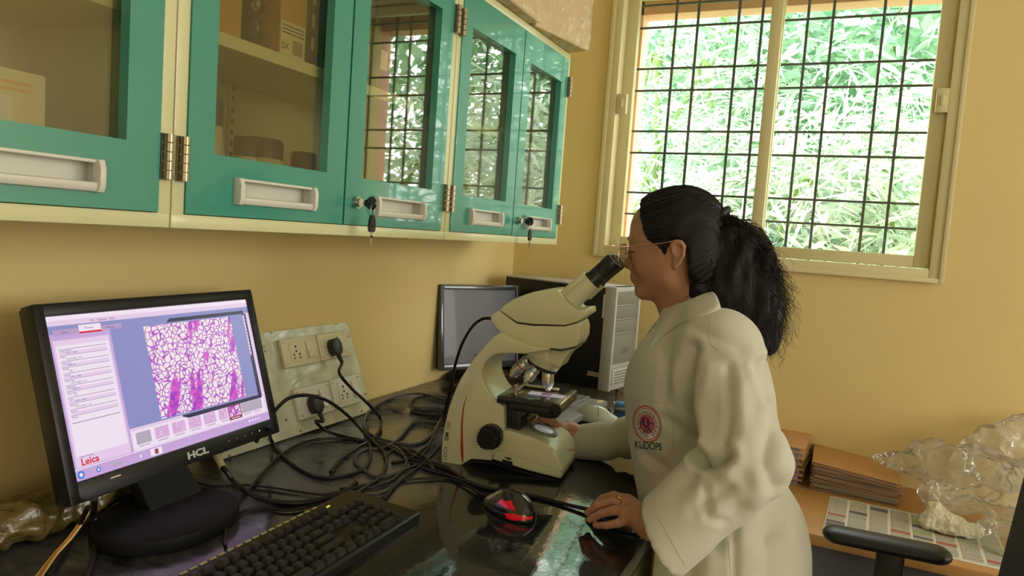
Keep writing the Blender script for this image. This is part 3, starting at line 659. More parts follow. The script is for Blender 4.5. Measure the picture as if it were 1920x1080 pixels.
# crumpled brown bag lying at the wall
def crumple(name, label, cat, lo, hi, h, blobs, mt, amp=.006, group=None, freq=30, fl=None):
    s_ = SDF(lo, hi, h)
    for c, r_ in blobs: s_.ell(c, r_, .02)
    V, F = s_.mesh(); N = vnormals(V, F)
    d = np.array([noise.noise(Vector(v)*freq)+.5*noise.noise(Vector(v)*freq*2.3)-abs(noise.noise(Vector(v)*freq*1.3+Vector((5, 5, 5)))) for v in V])
    V = V+N*(d*amp)[:, None]
    if fl is not None: V[:, 2] = np.maximum(V[:, 2], fl)
    o = npmesh(name, V, F, mt); return tag(o, label, cat, group)
M_bag = mat('brown_film', '6A5C2E', .3, noise_amt=.35, noise_scale=14, coat=.5, bump=.5, bump_scale=50)
crumple('crumpled_bag', 'crumpled olive brown plastic bag at the wall left of the monitor', 'bag', (-1.149, .40, TOP), (-.94, .86, TOP+.12), .006,
        [((-1.06, .48, TOP+.02), (.06, .08, .035)), ((-1.03, .60, TOP+.025), (.06, .07, .035)), ((-1.03, .70, TOP+.03), (.05, .06, .04)), ((-1.03, .77, TOP+.045), (.045, .04, .045))], M_bag, .012, fl=TOP+.001)
crumple('tissue_wad', 'grey white wad of film at the lower left corner', 'wrapper', (-1.05, .36, TOP), (-.88, .56, TOP+.08), .005, [((-.97, .45, TOP+.012), (.05, .04, .022)), ((-.95, .50, TOP+.01), (.03, .03, .018))], mat('clear_grey', 'B8B8AC', .2, alpha=.75, coat=.6), .010, fl=TOP+.001)
# ---------------------------------------------------------------- lit monitor
def screen_frame(c, yaw, tilt):
    u = Vector((math.cos(yaw), math.sin(yaw), 0)); n = Vector((math.sin(yaw), -math.cos(yaw), 0)); up = Vector((0, 0, 1))*math.cos(tilt)-n*math.sin(tilt)
    nn = u.cross(up); M = Matrix.Identity(4)
    for i in range(3): M[i][0] = u[i]; M[i][1] = up[i]; M[i][2] = nn[i]; M[i][3] = c[i]
    return M
MC = Vector((-1.000, .843, 1.102)); MM = screen_frame(MC, 1.654, .302)
if (MM.to_3x3() @ Vector((0, 0, 1))).dot(Vector((0, 0, CZ))-MC) < 0: print('screen normal flipped')
SWm, SHm = .41, .237
mon = thing('monitor', 'black widescreen monitor lit with a pink tissue micrograph', 'monitor', (-.93, .80, TOP))
def emis(name, c, s=1.0):
    s = s*.9 if name.startswith('scr') else s
    m = bpy.data.materials.new(name); m.use_nodes = True; b = m.node_tree.nodes['Principled BSDF']; b.inputs['Base Color'].default_value = (.01, .01, .012, 1); b.inputs['Roughness'].default_value = .25
    b.inputs['Emission Color'].default_value = lin(c)+(1,); b.inputs['Emission Strength'].default_value = s; return m
def tissue(name, s=1., scale=1., tint=False):
    m = emis(name, 'FFFFFF', s); t = m.node_tree; b = t.nodes['Principled BSDF']
    co = t.nodes.new('ShaderNodeTexCoord'); mp = t.nodes.new('ShaderNodeMapping'); mp.inputs['Rotation'].default_value = (.45, 0, 0)
    ns = t.nodes.new('ShaderNodeTexNoise'); ns.inputs['Scale'].default_value = 40; ns.inputs['Detail'].default_value = 2
    ad = t.nodes.new('ShaderNodeVectorMath'); ad.operation = 'MULTIPLY_ADD'; ad.inputs[1].default_value = (.02, .02, .02)
    t.links.new(co.outputs['Object'], mp.inputs[0]); t.links.new(mp.outputs[0], ns.inputs[0]); t.links.new(ns.outputs['Color'], ad.inputs[0]); t.links.new(mp.outputs[0], ad.inputs[2])
    v = t.nodes.new('ShaderNodeTexVoronoi'); v.feature = 'DISTANCE_TO_EDGE'; v.inputs['Scale'].default_value = 112; t.links.new(ad.outputs[0], v.inputs[0])
    r = t.nodes.new('ShaderNodeValToRGB'); e = r.color_ramp.elements
    e[0].position = .055; e[0].color = lin('B04FC8')+(1,); e[1].position = .105; e[1].color = lin('F2E6E6')+(1,)
    t.links.new(v.outputs[0], r.inputs[0])
    n2 = t.nodes.new('ShaderNodeTexNoise'); n2.inputs['Scale'].default_value = 14; n2.inputs['Detail'].default_value = 6; mp2 = t.nodes.new('ShaderNodeMapping'); mp2.inputs['Scale'].default_value = (1, 2.2, .45)
    t.links.new(mp.outputs[0], mp2.inputs[0]); t.links.new(mp2.outputs[0], n2.inputs[0])
    r2 = t.nodes.new('ShaderNodeValToRGB'); r2.color_ramp.elements[0].position = .535; r2.color_ramp.elements[1].position = .575
    t.links.new(n2.outputs[0], r2.inputs[0])
    n3 = t.nodes.new('ShaderNodeTexNoise'); n3.inputs['Scale'].default_value = 120; r3 = t.nodes.new('ShaderNodeValToRGB'); r3.color_ramp.elements[0].position = .35; r3.color_ramp.elements[0].color = lin('9A3CC0')+(1,); r3.color_ramp.elements[1].position = .65; r3.color_ramp.elements[1].color = lin('E05CC8')+(1,)
    t.links.new(mp.outputs[0], n3.inputs[0]); t.links.new(n3.outputs[0], r3.inputs[0])
    mx = t.nodes.new('ShaderNodeMixRGB'); t.links.new(r2.outputs[0], mx.inputs[0]); t.links.new(r.outputs[0], mx.inputs[1]); t.links.new(r3.outputs[0], mx.inputs[2])
    t.links.new(mx.outputs[0], b.inputs['Emission Color']); return m
# bezel ring + shell
bz = (.017, .017, .019, .030)    # left right top bottom
x0, x1, y0, y1 = -SWm/2-bz[0], SWm/2+bz[1], -SHm/2-bz[3], SHm/2+bz[2]
m = MB(); zf = .004
m.box((x0, y0, -.022), (-SWm/2, y1, zf), M=MM, bev=.003); m.box((SWm/2, y0, -.022), (x1, y1, zf), M=MM, bev=.003)
m.box((-SWm/2-.002, y0, -.022), (SWm/2+.002, -SHm/2, zf), M=MM, bev=.003); m.box((-SWm/2-.002, SHm/2, -.022), (SWm/2+.002, y1, zf), M=MM, bev=.003)
bez = m.build('bezel', M_black, mon)
m = MB(); m.box((x0+.002, y0+.002, -.030), (x1-.002, y1-.002, -.012), M=MM, bev=.004); m.box((-.13, -.085, -.055), (.13, .09, -.028), M=MM, bev=.010); m.build('back_shell', M_black, mon)
def mt2(x, y, z): return MM @ Vector((x, y, z))
m = MB(); m.text('HCL', .0155, MM @ Matrix.Translation((.012, -SHm/2-.0165, zf+.0003)) @ Matrix.Scale(1.55, 4, (1, 0, 0)), 0, bold=.0006); m.build('maker_badge', mat('badge_grey', 'C4C4C0', .4), mon)
m = MB()
for k in range(5): m.box((.085+k*.020, -SHm/2-.0155, zf), (.0865+k*.020, -SHm/2-.0135, zf+.0004), 1 if k == 4 else 0, M=MM)
m.box((-.155, -SHm/2-.0105, zf), (-.138, -SHm/2-.0085, zf+.0004), 2, M=MM)
m.build('button_marks', [M_plas, emis('led_green', 'B8FF70', 2.), M_ivory], mon)
# the picture on the screen, laid out in screen fractions
hist = tissue('micrograph', .92)
smats = [emis('scr_pale', 'E6CDEB', 1.), emis('scr_blue', '8C8FC6', 1.), emis('scr_lilac', 'C7A6DA', 1.), emis('scr_white', 'F3E4F4', 1.), hist, emis('scr_dark', '3A3656', 1.),
         emis('scr_line', '9C86AE', 1.), emis('scr_red', 'D8203C', 1.), emis('scr_text', '6E5A86', 1.), emis('scr_mid', 'B79CC8', 1.), emis('scr_maroon', '96405E', 1.), emis('scr_skyblue', '4A7FD8', 1.), emis('scr_pinkth', 'DDB0DC', 1.), emis('scr_greyth', 'B4AABE', 1.)]
m = MB()
def R(a, b, c, d, mi, lay=1):
    z = -.0005+lay*.00012; X = lambda f: -SWm/2+f*SWm; Yv = lambda f: SHm/2-f*SHm
    m.add([mt2(X(a), Yv(d), z), mt2(X(c), Yv(d), z), mt2(X(c), Yv(b), z), mt2(X(a), Yv(b), z)], [[0, 1, 2, 3]], mi)
def poly(ps, mi, lay=1):
    z = -.0005+lay*.00012; m.add([mt2(-SWm/2+f*SWm, SHm/2-g*SHm, z) for f, g in ps], [list(range(len(ps)))[::-1]], mi)
def TX(s_, fx, fy, size, mi, lay=6, bold=0.):
    m.text(s_, size, MM @ Matrix.Translation((-SWm/2+fx*SWm, SHm/2-fy*SHm, -.0005+lay*.00012)), mi, depth=.00005, align='LEFT', bold=bold)
R(0, 0, 1, 1, 0, 0)                                     # base
R(0, 0, 1, .028, 3); R(0, .028, 1, .060, 0, 1); R(0, .060, 1, .110, 1, 1); R(0, .110, .27, .125, 2, 1)
TX('File   Options   Help', .17, .046, .0052, 8)
R(.02, .085, .12, .122, 9, 2); R(.12, .068, .21, .122, 3, 2); R(.12, .110, .21, .122, 7, 3); R(.21, .085, .30, .118, 9, 2)
TX('Setup', .05, .104, .0045, 8); TX('Browse', .145, .09, .0045, 8); TX('Process', .23, .102, .0045, 8)
R(0, .125, .245, .93, 2, 1); R(.012, .150, .235, .925, 0, 2); R(.02, .185, .228, .86, 3, 3)
R(.245, .11, .965, .78, 1, 2)
hx0, hx1 = .395, .875
R(hx0, .125, hx1, .770, 4, 4)
poly([(.51, .115), (.53, .088), (.965, .088), (.965, .115)], 5, 3); poly([(.50, .792), (.53, .812), (.975, .812), (.975, .782), (.5, .782)], 5, 3)
R(.955, .115, .978, .80, 5, 3); R(.955, .125, .967, .46, 9, 4)
for k in range(12): R(.957, .13+k*.027, .965, .145+k*.027, 3, 5)
labels = ['Image Name', 'Date', 'Acquired', 'Width', 'Height', 'Pixel Size', 'Objective', 'Exposure', 'Gain', 'Gamma', 'Source', 'Notes']
for k in range(12):
    y_ = .205+k*.037; R(.028, y_, .218, y_+.0035, 6, 4); R(.028, y_+.018, .218, y_+.0345, 3 if k % 2 else 0, 4); TX(labels[k], .03, y_+.012, .0038, 8); TX(['1920 x 1080', '27-07-2023 11:31', '28.80 ms', '1.00'][k % 4], .05, y_+.027, .0036, 8) if k < 10 else None
R(.028, .66, .218, .845, 3, 5); R(.026, .655, .22, .66, 6, 5); TX('View Process', .03, .865, .004, 8)
TX('Leica', .030, .898, .014, 7, 7, bold=.0003)
R(0, .975, 1, 1.0, 2, 3)
R(.245, .78, 1, .80, 0, 2); R(.25, .80, .985, .925, 3, 2)
ths = [(.265, 13), (.352, 12), (.437, 12), (.522, 12), (.605, 12), (.692, 12), (.755, 4), (.832, 13), (.898, 13)]
for k, (fx, mi) in enumerate(ths):
    wdt = .068 if k != 5 else .05
    if mi == 4: R(fx-.006, .806, fx+.074, .918, 10, 3)
    R(fx, .815, fx+wdt, .893, mi, 4)
    if mi == 12:
        for j in range(26): a = rng.rand()*(wdt-.008); b_ = rng.rand()*.068; R(fx+a, .817+b_, fx+a+.006, .817+b_+.005, [2, 3, 9][j % 3], 5)
    R(fx+.008, .903, fx+.058, .908, 3 if mi == 4 else 6, 5)
R(0, .93, 1, 1.0, 2, 3); R(0, .93, 1, .936, 3, 4)
def disc(fx, fy, r_, mi, lay=6):
    poly([(fx+r_*math.cos(a)*SHm/SWm, fy+r_*math.sin(a)) for a in np.linspace(0, 2*math.pi, 20)[:-1][::-1]], mi, lay)
disc(.022, .967, .024, 11); disc(.022, .967, .012, 3, 7); disc(.09, .967, .016, 11); disc(.09, .967, .008, 3, 7); R(.15, .955, .19, .98, 13, 5); disc(.27, .967, .009, 3); R(.315, .945, .37, .992, 3, 5); R(.335, .952, .352, .985, 10, 6)
for k in range(4): R(.86+k*.02, .958, .872+k*.02, .972, 3, 5)
m.build('screen', smats, mon)
# stand
bc = PT(316, 961, .02); m = MB(); NB = 40
prof = [(1.0, .002), (1.0, .014), (.985, .020), (.93, .023), (.3, .026)]
Mb = Matrix.Translation((bc.x, bc.y, TOP)) @ Matrix.Rotation(1.654, 4, 'Z') @ Matrix.Diagonal((1.25, 1., 1., 1.))
m.lathe([(.091*a, b) for a, b in prof], (0, 0, 0), n=NB, M=Mb); M_std = mat('stand_black', '131416', .55, spec=.22); m.build('stand_base', M_std, mon)
nk = MM @ Vector((0, -.06, -.05))
a = PT(312, 938, .02); nk = MM @ Vector((0, -.09, -.045)); nk.y = a.y; m = MB(); uy = Vector((math.cos(1.654), math.sin(1.654), 0)); wn = .052
m.prism([a-uy*wn, a+uy*wn, nk+uy*wn*.9, nk-uy*wn*.9], Vector((.028, 0, .004)), bev=.004)
m.build('stand_neck', M_std, mon)
# VGA plug and its thick lead, screwed to the monitor
t = thing('video_cable', 'thick video cable with a pale connector below the lit monitor', 'cable', PT(440, 900))
a = P(405, 850, 'x', -1.0); b = P(417, 876, 'x', -.975); m = MB(); m.box((-.013, -.0, -.006), (.013, .030, .006), M=frame(a, (0, 1, 0), (1, 0, 0)) if False else Matrix.Translation(a)); 
m = MB(); m.cyl(a, b, .0075, .006, 12); m.build('connector', mat('connector_beige', 'B9AE8A', .4), t)
cable('lead', '', [b, P(425, 885, 'x', -.965), C3(438, 903, -.95), C(460, 920, .012), C(490, 935), C(537, 943), C(587, 940), C(640, 925), C(668, 905)], .0046, parent=t)
cable('cable', 'black keyboard lead curling beside the monitor base', [C(424, 1025), C(421, 1010), C(427, 985), C(450, 962), C(487, 952), C(540, 957), C(570, 952)], .0024)

# ---------------------------------------------------------------- keyboard
kb_r = PT(768, 966, .02); kb_t = PT(655, 912, .03); kb_l = PT(300, 1085, .03)
ux = (kb_t-kb_l); ux.z = 0; L_ = .455; ux.normalize(); o = kb_t.copy(); o.z = TOP+.0005      # right back corner
uyk = Vector((ux.y, -ux.x, 0)); DK = (kb_r-kb_t).length
KM = Matrix.Identity(4)
for i in range(3): KM[i][0] = ux[i]; KM[i][1] = -uyk[i]; KM[i][2] = (0, 0, 1)[i]; KM[i][3] = (o-ux*L_+uyk*DK)[i]
if DK > .2 or DK < .1: print('kb depth', DK)
kb = thing('keyboard', 'black keyboard with dusty keys at the front of the worktop', 'keyboard', o-ux*L_/2+uyk*DK/2)
M_kb = mat('keyboard_black', '1B1B1A', .26); M_key = mat('key_black', '2A2926', .40, bump=.08, bump_scale=400)
m = MB(); hb, hf = .026, .016
prof = [(0, 0), (0, hf-.004), (.004, hf), (.016, hf+.001), (DK-.004, hb), (DK, hb-.004), (DK, 0)]
m.prism([(0, y_, z_) for y_, z_ in prof], (L_, 0, 0), M=KM, bev=.0015); kbody = m.build('keyboard_case', M_kb, kb)
slope = (hb-hf)/(DK-.016)
m = MB()
for k in range(22): m.box((.018+k*.0157, DK-.0085, hb-.004), (.018+k*.0157+.011, DK-.0050, hb+.0006), M=KM)
m.build('trim_dashes', mat('yellow_dash', 'B9B46A', .4), kb)
m = MB(); m.box((L_-.085, DK-.020, hb-.0022), (L_-.078, DK-.018, hb-.0001), M=KM); m.build('indicator_light', emis('led_y', 'E8F060', 1.2), kb)
m = MB(); m.text('PS/2 SLIM', .006, KM @ Matrix.Translation((L_-.05, DK-.012, hb-.001)), bold=.0001) if False else m.box((L_-.07, DK-.013, hb-.0013), (L_-.045, DK-.0115, hb-.0009), M=KM); m.build('printed_mark', M_hinge, kb)
proto = {}
def key(x, y, wk, dk=.0165):
    if len([1 for c in kb.children]) > 104: return
    kk = (round(wk, 4), round(dk, 4))
    if kk not in proto:
        bm = bmesh.new(); i = .0036; h_ = .0085; a_, b_ = wk/2-.0008, dk/2-.0008
        pts = [(-a_, -b_, 0), (a_, -b_, 0), (a_, b_, 0), (-a_, b_, 0), (-a_+i, -b_+i*.6, h_), (a_-i, -b_+i*.6, h_), (a_-i, b_-i, h_), (-a_+i, b_-i, h_)]
        v_ = [bm.verts.new(p) for p in pts]
        for f in ((0, 1, 5, 4), (1, 2, 6, 5), (2, 3, 7, 6), (3, 0, 4, 7), (4, 5, 6, 7), (3, 2, 1, 0)): bm.faces.new([v_[j] for j in f])
        bmesh.ops.bevel(bm, geom=[e for e in bm.edges if any(v.co.z > .001 for v in e.verts)], offset=.0009, segments=2, affect='EDGES')
        me = bpy.data.meshes.new('key'); bm.to_mesh(me); bm.free(); me.materials.append(M_key); proto[kk] = me
    o_ = bpy.data.objects.new('key', proto[kk]); COL.objects.link(o_)
    z_ = hf+.0005+slope*(y-.016)
    o_.matrix_world = KM @ Matrix.Translation((x, y, z_)); o_.parent = kb; o_.matrix_parent_inverse = WM(kb).inverted()
    o_.matrix_basis = KM @ Matrix.Translation((x, y, z_)) @ Matrix.Rotation(slope, 4, 'X')
pz = .0188; ky = .008; left = .014
rows = [ky+.0085+i*pz for i in range(5)]; frow = rows[4]+pz*1.18
def rowk(y, xs, ws):
    x = xs
    for w_ in ws: key(x+w_*pz/2, y, w_*pz); x += w_*pz
rowk(rows[0], left, [1.25, 1.25, 1.25, 6.25, 1.25, 1.25, 1.25, 1.25]); rowk(rows[1], left, [2.25]+[1]*10+[2.75]); rowk(rows[2], left, [1.75]+[1]*11+[2.25]); rowk(rows[3], left, [1.5]+[1]*12+[1.5]); rowk(rows[4], left, [1]*13+[2])
nx = left+15.25*pz
rowk(frow, left, [1]); rowk(frow, left+2*pz, [1]*4); rowk(frow, left+6.5*pz, [1]*4); rowk(frow, left+11*pz, [1]*4)
for r_ in (rows[3], rows[4]): rowk(r_, nx, [1]*3)
rowk(frow, nx, [1]*3); rowk(rows[0], nx, [1]*3); key(nx+1.5*pz, rows[1], pz)
nx2 = nx+3.35*pz
for r_ in (rows[4], rows[3], rows[2], rows[1]): rowk(r_, nx2, [1]*3)
rowk(rows[0], nx2, [2, 1]); key(nx2+3.5*pz, rows[4], pz)
key(nx2+3.5*pz, (rows[3]+rows[2])/2, pz, pz*2-.002); key(nx2+3.5*pz, (rows[1]+rows[0])/2, pz, pz*2-.002)

M_silv0 = mat('silver_panel', 'B8B49C', .3)
# ---------------------------------------------------------------- mice
def mouse_sdf(c, dirx, L=.110, Wd=.062, H=.043, h=.0016):
    """local mesh: nose toward +x"""
    s_ = SDF((-L/2-.006, -Wd/2-.006, -.004), (L/2+.006, Wd/2+.006, H+.006), h)
    s_.ell((-.006, 0, .004), (L*.46, Wd*.50, H*.86), .004); s_.cap((L*.10, 0, .006), (L*.32, 0, .004), Wd*.44, Wd*.40, .010, sc=(1, 1, .62))
    s_.D = np.maximum(s_.D, -(s_.ax[2][None, None, :]*np.ones_like(s_.D)).astype(np.float32)); V, F = s_.mesh(); V = relax(V, F, 2)
    return V, F
def mouse(label, cx, cy, ang, mt, name='mouse', group=None, scale=1., red=False):
    t = thing(name, label, 'mouse', (cx, cy, TOP)); 
    if group: t['group'] = group
    V, F = mouse_sdf(None, None); M = Matrix.Translation((cx, cy, TOP+.0008)) @ Matrix.Rotation(ang, 4, 'Z') @ Matrix.Scale(scale, 4)
    R3 = np.array(M.to_3x3()); V2 = V @ R3.T+np.array(M.translation)
    body = npmesh('mouse_body', V2, F, mt, t)
    m = MB(); wz = .034
    m.cyl(M @ Vector((.030, -.004, .0255)), M @ Vector((.030, .004, .0255)), .0075*scale, n=20); m.build('scroll_wheel', M_rub, t)
    pts = [M @ Vector((x_, 0, .0)) for x_ in (0,)]
    bv = BVHTree.FromPolygons(V2.tolist(), F.tolist())
    m = MB(); pl = []
    for x_ in np.linspace(.004, .050, 12):
        h_ = bv.ray_cast(M @ Vector((x_, 0, .1)), Vector((0, 0, -1)))
        if h_[0]: pl.append(h_[0]+Vector((0, 0, .0002)))
    m.tube(pl, .0006, 5); pl = []
    for y_ in np.linspace(-.029, .029, 22):
        h_ = bv.ray_cast(M @ Vector((.002, y_, .1)), Vector((0, 0, -1)))
        if h_[0]: pl.append(h_[0]+Vector((0, 0, .0002)))
    m.tube(pl, .0006, 5); m.build('button_seam', M_rub, t)
    return t, M, bv
rm = PT(955, 966, 0.); 
t, RM, bv = mouse('black optical mouse glowing red beside the microscope', rm.x-.004, rm.y+.012, math.radians(156), mat('mouse_gloss', '22221E', .16, coat=.8))
# translucent side lit red by its sensor lamp
m = MB(); ps = []
d = RW @ np.array([0, 0, 1.]); cpx = [(929, 938), (952, 938), (972, 962), (1000, 970), (999, 977), (968, 980), (950, 975), (936, 958)]
bvw = bv
def castpx(px, py, bv_, off=.0004):
    r = Vector(ray(px, py)).normalized(); h_ = bv_.ray_cast(Vector((0, 0, CZ)), r)
    return (h_[0]-r*off) if h_[0] else None
def decal(m, pxs, bv_, mi=0, off=.0006, sub=6):
    """fill a pixel polygon (convex-ish, fan from centre) with small faces lying on a surface"""
    c = (sum(p[0] for p in pxs)/len(pxs), sum(p[1] for p in pxs)/len(pxs)); n = len(pxs); vs_ = []; ok = True
    cc = castpx(*c, bv_, off)
    if cc is None: return
    rings = [[cc]]; vs_ = [cc]; fs = []
    for s_ in range(1, sub+1):
        for p in pxs:
            q = castpx(c[0]+(p[0]-c[0])*s_/sub, c[1]+(p[1]-c[1])*s_/sub, bv_, off); 
            if q is None: q = vs_[-1]
            vs_.append(q)
    for k in range(n): fs.append([0, 1+k, 1+(k+1) % n])
    for s_ in range(1, sub):
        for k in range(n):
            a = 1+(s_-1)*n+k; b_ = 1+(s_-1)*n+(k+1) % n; fs.append([a, a+n, b_+n, b_])
    m.add(vs_, fs, mi, True)
def dense(pxs, k=4):
    out_ = []
    for i, p in enumerate(pxs):
        q = pxs[(i+1) % len(pxs)]
        for j in range(k): out_.append((p[0]+(q[0]-p[0])*j/k, p[1]+(q[1]-p[1])*j/k))
    return out_
decal(m, dense([(932, 943), (940, 936), (950, 940), (958, 938), (963, 948), (967, 957), (956, 955), (946, 951)]), bv); decal(m, dense([(946, 962), (966, 964), (984, 969), (999, 968), (999, 973), (982, 976), (962, 976), (950, 972)]), bv)
m.build('sensor_window', mat('red_window', '5A0412', .15, coat=.7, emit='D80422', estr=.42), t)
m = MB(); decal(m, dense([(908, 931), (922, 920), (943, 915), (938, 923), (916, 936)]), bv, sub=4); m.build('silver_panel', M_silv0, t)
rl = bpy.data.lights.new('sensor_lamp', 'POINT'); rl.energy = .02; rl.color = (1, .03, .08); rl.shadow_soft_size = .004
ro = bpy.data.objects.new('sensor_lamp', rl); COL.objects.link(ro); ro.location = (rm.x+.012, rm.y-.022, TOP+.006)
cable('cable', 'mouse lead running from behind the microscope to the red lit mouse', [C(680, 930), C(720, 925), C(750, 903), C(800, 897), C(850, 899), RM @ Vector((.075, 0, .006)), RM @ Vector((.050, 0, .010))], .0024)
hm = PT(1150, 985, 0.)
t, HM, bv2 = mouse('black mouse under the hand in the lab coat', hm.x+.006, hm.y+.010, math.radians(165), mat('mouse_black', '15161C', .25, coat=.4))
cable('cable', 'thick mouse lead lying from the tangle to the mouse under the hand', [C(770, 868), C(800, 880), C(848, 893), C(905, 913), C(955, 922), C(1004, 931), C(1050, 943), HM @ Vector((.062, 0, .006)), HM @ Vector((.048, 0, .010))], .0036)

# ---------------------------------------------------------------- dark monitor, tower, second keyboard and mouse
m2c = Vector((-1.045, 2.08, 1.059)); 
tl = P(826, 537, 'y', 1.93); tr = P(973, 532, 'y', 2.20); ux2 = Vector((tr.x-tl.x, tr.y-tl.y, 0)); wd2 = ux2.length; yaw2 = math.atan2(ux2.y, ux2.x); tilt2 = .12
M2 = screen_frame(Vector((0, 0, 0)), yaw2, tilt2); h2 = .27; top_mid = (tl+tr)/2
M2.translation = top_mid-(M2.to_3x3() @ Vector((0, h2/2, 0)))
mon2 = thing('monitor', 'dark switched off monitor standing behind the microscope', 'monitor', (top_mid.x, top_mid.y, TOP))
w2 = wd2/2; m = MB(); bzz = .012
m.box((-w2, -h2/2, -.02), (-w2+bzz, h2/2, .003), M=M2, bev=.002); m.box((w2-bzz, -h2/2, -.02), (w2, h2/2, .003), M=M2, bev=.002)
m.box((-w2+bzz-.001, h2/2-.016, -.02), (w2-bzz+.001, h2/2, .003), M=M2, bev=.002); m.box((-w2+bzz-.001, -h2/2, -.02), (w2-bzz+.001, -h2/2+.02, .003), M=M2, bev=.002)
m.build('bezel', mat('silver_black', '4A4D50', .2, metal=.5, coat=.5), mon2)
MB().box((-w2+.003, -h2/2+.003, -.035), (w2-.003, h2/2-.003, -.012), M=M2, bev=.004).build('back_shell', M_black, mon2)
MB().box((-w2+bzz, -h2/2+.02, -.008), (w2-bzz, h2/2-.016, -.003), M=M2).build('screen', mat('screen_off', '55575E', .3, coat=.2), mon2)
lo_ = M2 @ Vector((0, -h2/2, -.02)); m = MB(); m.box((-.03, -.012, TOP+.01), (.03, .012, lo_.z+.05), M=Matrix.Translation((lo_.x, lo_.y, 0)) @ Matrix.Rotation(yaw2, 4, 'Z'), bev=.003)
m.build('stand_neck', M_black, mon2)
MB().lathe([(.10, .001), (.10, .010), (.09, .015), (.03, .018)], (lo_.x, lo_.y, TOP), n=32).build('stand_base', M_black, mon2)
# tower: near side corner bottom right / top right
tb = PT(1135, 737, 0.0); ft = P(1153, 538, 'y', tb.y); TW = .175; TD = .40; TH = .335
back_top = P(949, 514, 'y', 2.20)
dirx = Vector((back_top.x-tb.x, 2.2-tb.y, 0)); 
ang = math.radians(8); 
ux3 = Vector((-math.cos(ang), math.sin(ang)*.4, 0)).normalized()      # along the side panel, away from front
# solve the depth so that the rear top corner projects on x = 949 px
def projpx(p):
    c = RW.T @ (np.array(p)-np.array([0, 0, CZ])); return 960+FPX*c[0]/c[2], 540+FPX*c[1]/c[2]
best = None
for a_ in np.linspace(-.3, .3, 61):
    for D_ in np.linspace(.25, .50, 51):
        q = tb+Vector((-math.cos(a_), math.sin(a_), 0))*D_; pz_ = projpx((q.x, q.y, TOP+.335)); e = (pz_[0]-949)**2+(pz_[1]-516)**2
        if q.x < XL+.02 or q.y+.18 > YB: e += 1e5
        if best is None or e < best[0]: best = (e, a_, D_)
_, a_, TD = best; ux3 = Vector((-math.cos(a_), math.sin(a_), 0)); vy3 = Vector((math.sin(a_), math.cos(a_), 0))
q = projpx((tb.x, tb.y, TOP+.335)); print('tower', best, 'top px', q)
TM = Matrix.Identity(4)
for i in range(3): TM[i][0] = ux3[i]; TM[i][1] = vy3[i]; TM[i][2] = (0, 0, 1)[i]; TM[i][3] = (tb.x, tb.y, TOP)[i]
tw = thing('computer_tower', 'black desktop computer tower with a silver grey front by the wall', 'computer', tb+ux3*.2+vy3*.09)
M_silv = mat('silver_plastic', 'BDBDB4', .35); M_dgrey = mat('grey_plastic', '85867E', .4)
MB().box((.03, 0, .006), (TD, TW, TH-.004), M=TM, bev=.002).build('case', mat('case_black', '101312', .4), tw)
m = MB(); m.box((-.012, -.002, .004), (.03, .012, TH+.002), M=TM, bev=.005); m.box((-.012, TW-.012, .004), (.03, TW+.002, TH+.002), M=TM, bev=.005); m.box((-.002, .008, .004), (.03, TW-.008, TH), M=TM, bev=.002); m.box((.0, 0, TH-.006), (TD, TW, TH), M=TM, bev=.002)
m.build('front_frame', M_silv, tw)
m = MB()
for z0, z1 in ((TH-.055, TH-.012), (TH-.10, TH-.060), (TH-.145, TH-.105), (TH-.245, TH-.150)): m.box((-.010, .012, z0), (.0, TW-.012, z1), M=TM, bev=.003)
m.build('drive_cover', M_dgrey, tw)
m = MB(); m.box((-.011, .02, .020), (.0, TW-.02, .075), M=TM, bev=.006); 
for k in range(5): m.box((-.012, .03, .026+k*.009), (-.0105, TW-.03, .030+k*.009), 1, M=TM)
m.build('lower_grille', [M_silv, M_dgrey], tw)
m = MB(); m.text('HCL', .022, TM @ frame((-.0105, TW/2, TH-.205), (0, -1, 0), (-1, 0, 0)), bold=.0004); m.build('maker_badge', M_chrome, tw)
m = MB(); m.box((.022, -.001, TH-.10), (.034, .0005, TH-.025), M=TM); m.box((.022, -.001, .045), (.070, .0005, .060), 1, M=TM); m.build('sticker', [M_plas, M_chrome], tw)
# grey keyboard lying behind the stage
k2 = [PT(1138, 752, .02), PT(1052, 795, .02)]
a = PT(1140, 755, .015); b = PT(1032, 812, .015); c = PT(1095, 733, .015)
M_k2 = mat('keyboard_grey', '7F8078', .4)
e1 = (b-a); e1.z = 0; L2 = .44; e1.normalize(); e2 = Vector((-e1.y, e1.x, 0)); e2 = e2 if e2.x < 0 else -e2
K2 = Matrix.Identity(4)
for i in range(3): K2[i][0] = e1[i]; K2[i][1] = e2[i]; K2[i][2] = (0, 0, 1)[i]; K2[i][3] = (a.x, a.y, TOP)[i]
kk = thing('keyboard', 'grey keyboard lying behind the microscope stage', 'keyboard', a+e1*.2+e2*.08)
MB().box((0, 0, .002), (L2, .16, .020), M=K2, bev=.004).box((.01, .045, .019), (L2-.01, .150, .0215), 1, M=K2).build('keyboard_case', [M_k2, M_dgrey], kk)
m = MB(); m.box((.008, .008, .0201), (.040, .024, .0206), M=K2); m.build('sticker', mat('cream_sticker', 'D8CC8A', .5), kk)
kn = 0
pm = MB(); pm.box((-.008, -.008, 0), (.008, .008, .007), bev=.0015); kobj = None
for i in range(19):
    for j in range(5):
        o_ = pm.build('key', M_k2, None) if kobj is None else kobj.copy()
        if kobj is None: kobj = o_
        else: COL.objects.link(o_)
        o_.parent = kk; o_.matrix_parent_inverse = WM(kk).inverted(); o_.matrix_basis = K2 @ Matrix.Translation((.024+i*.0185+(.012 if i > 14 else 0), .058+j*.0185, .0215))
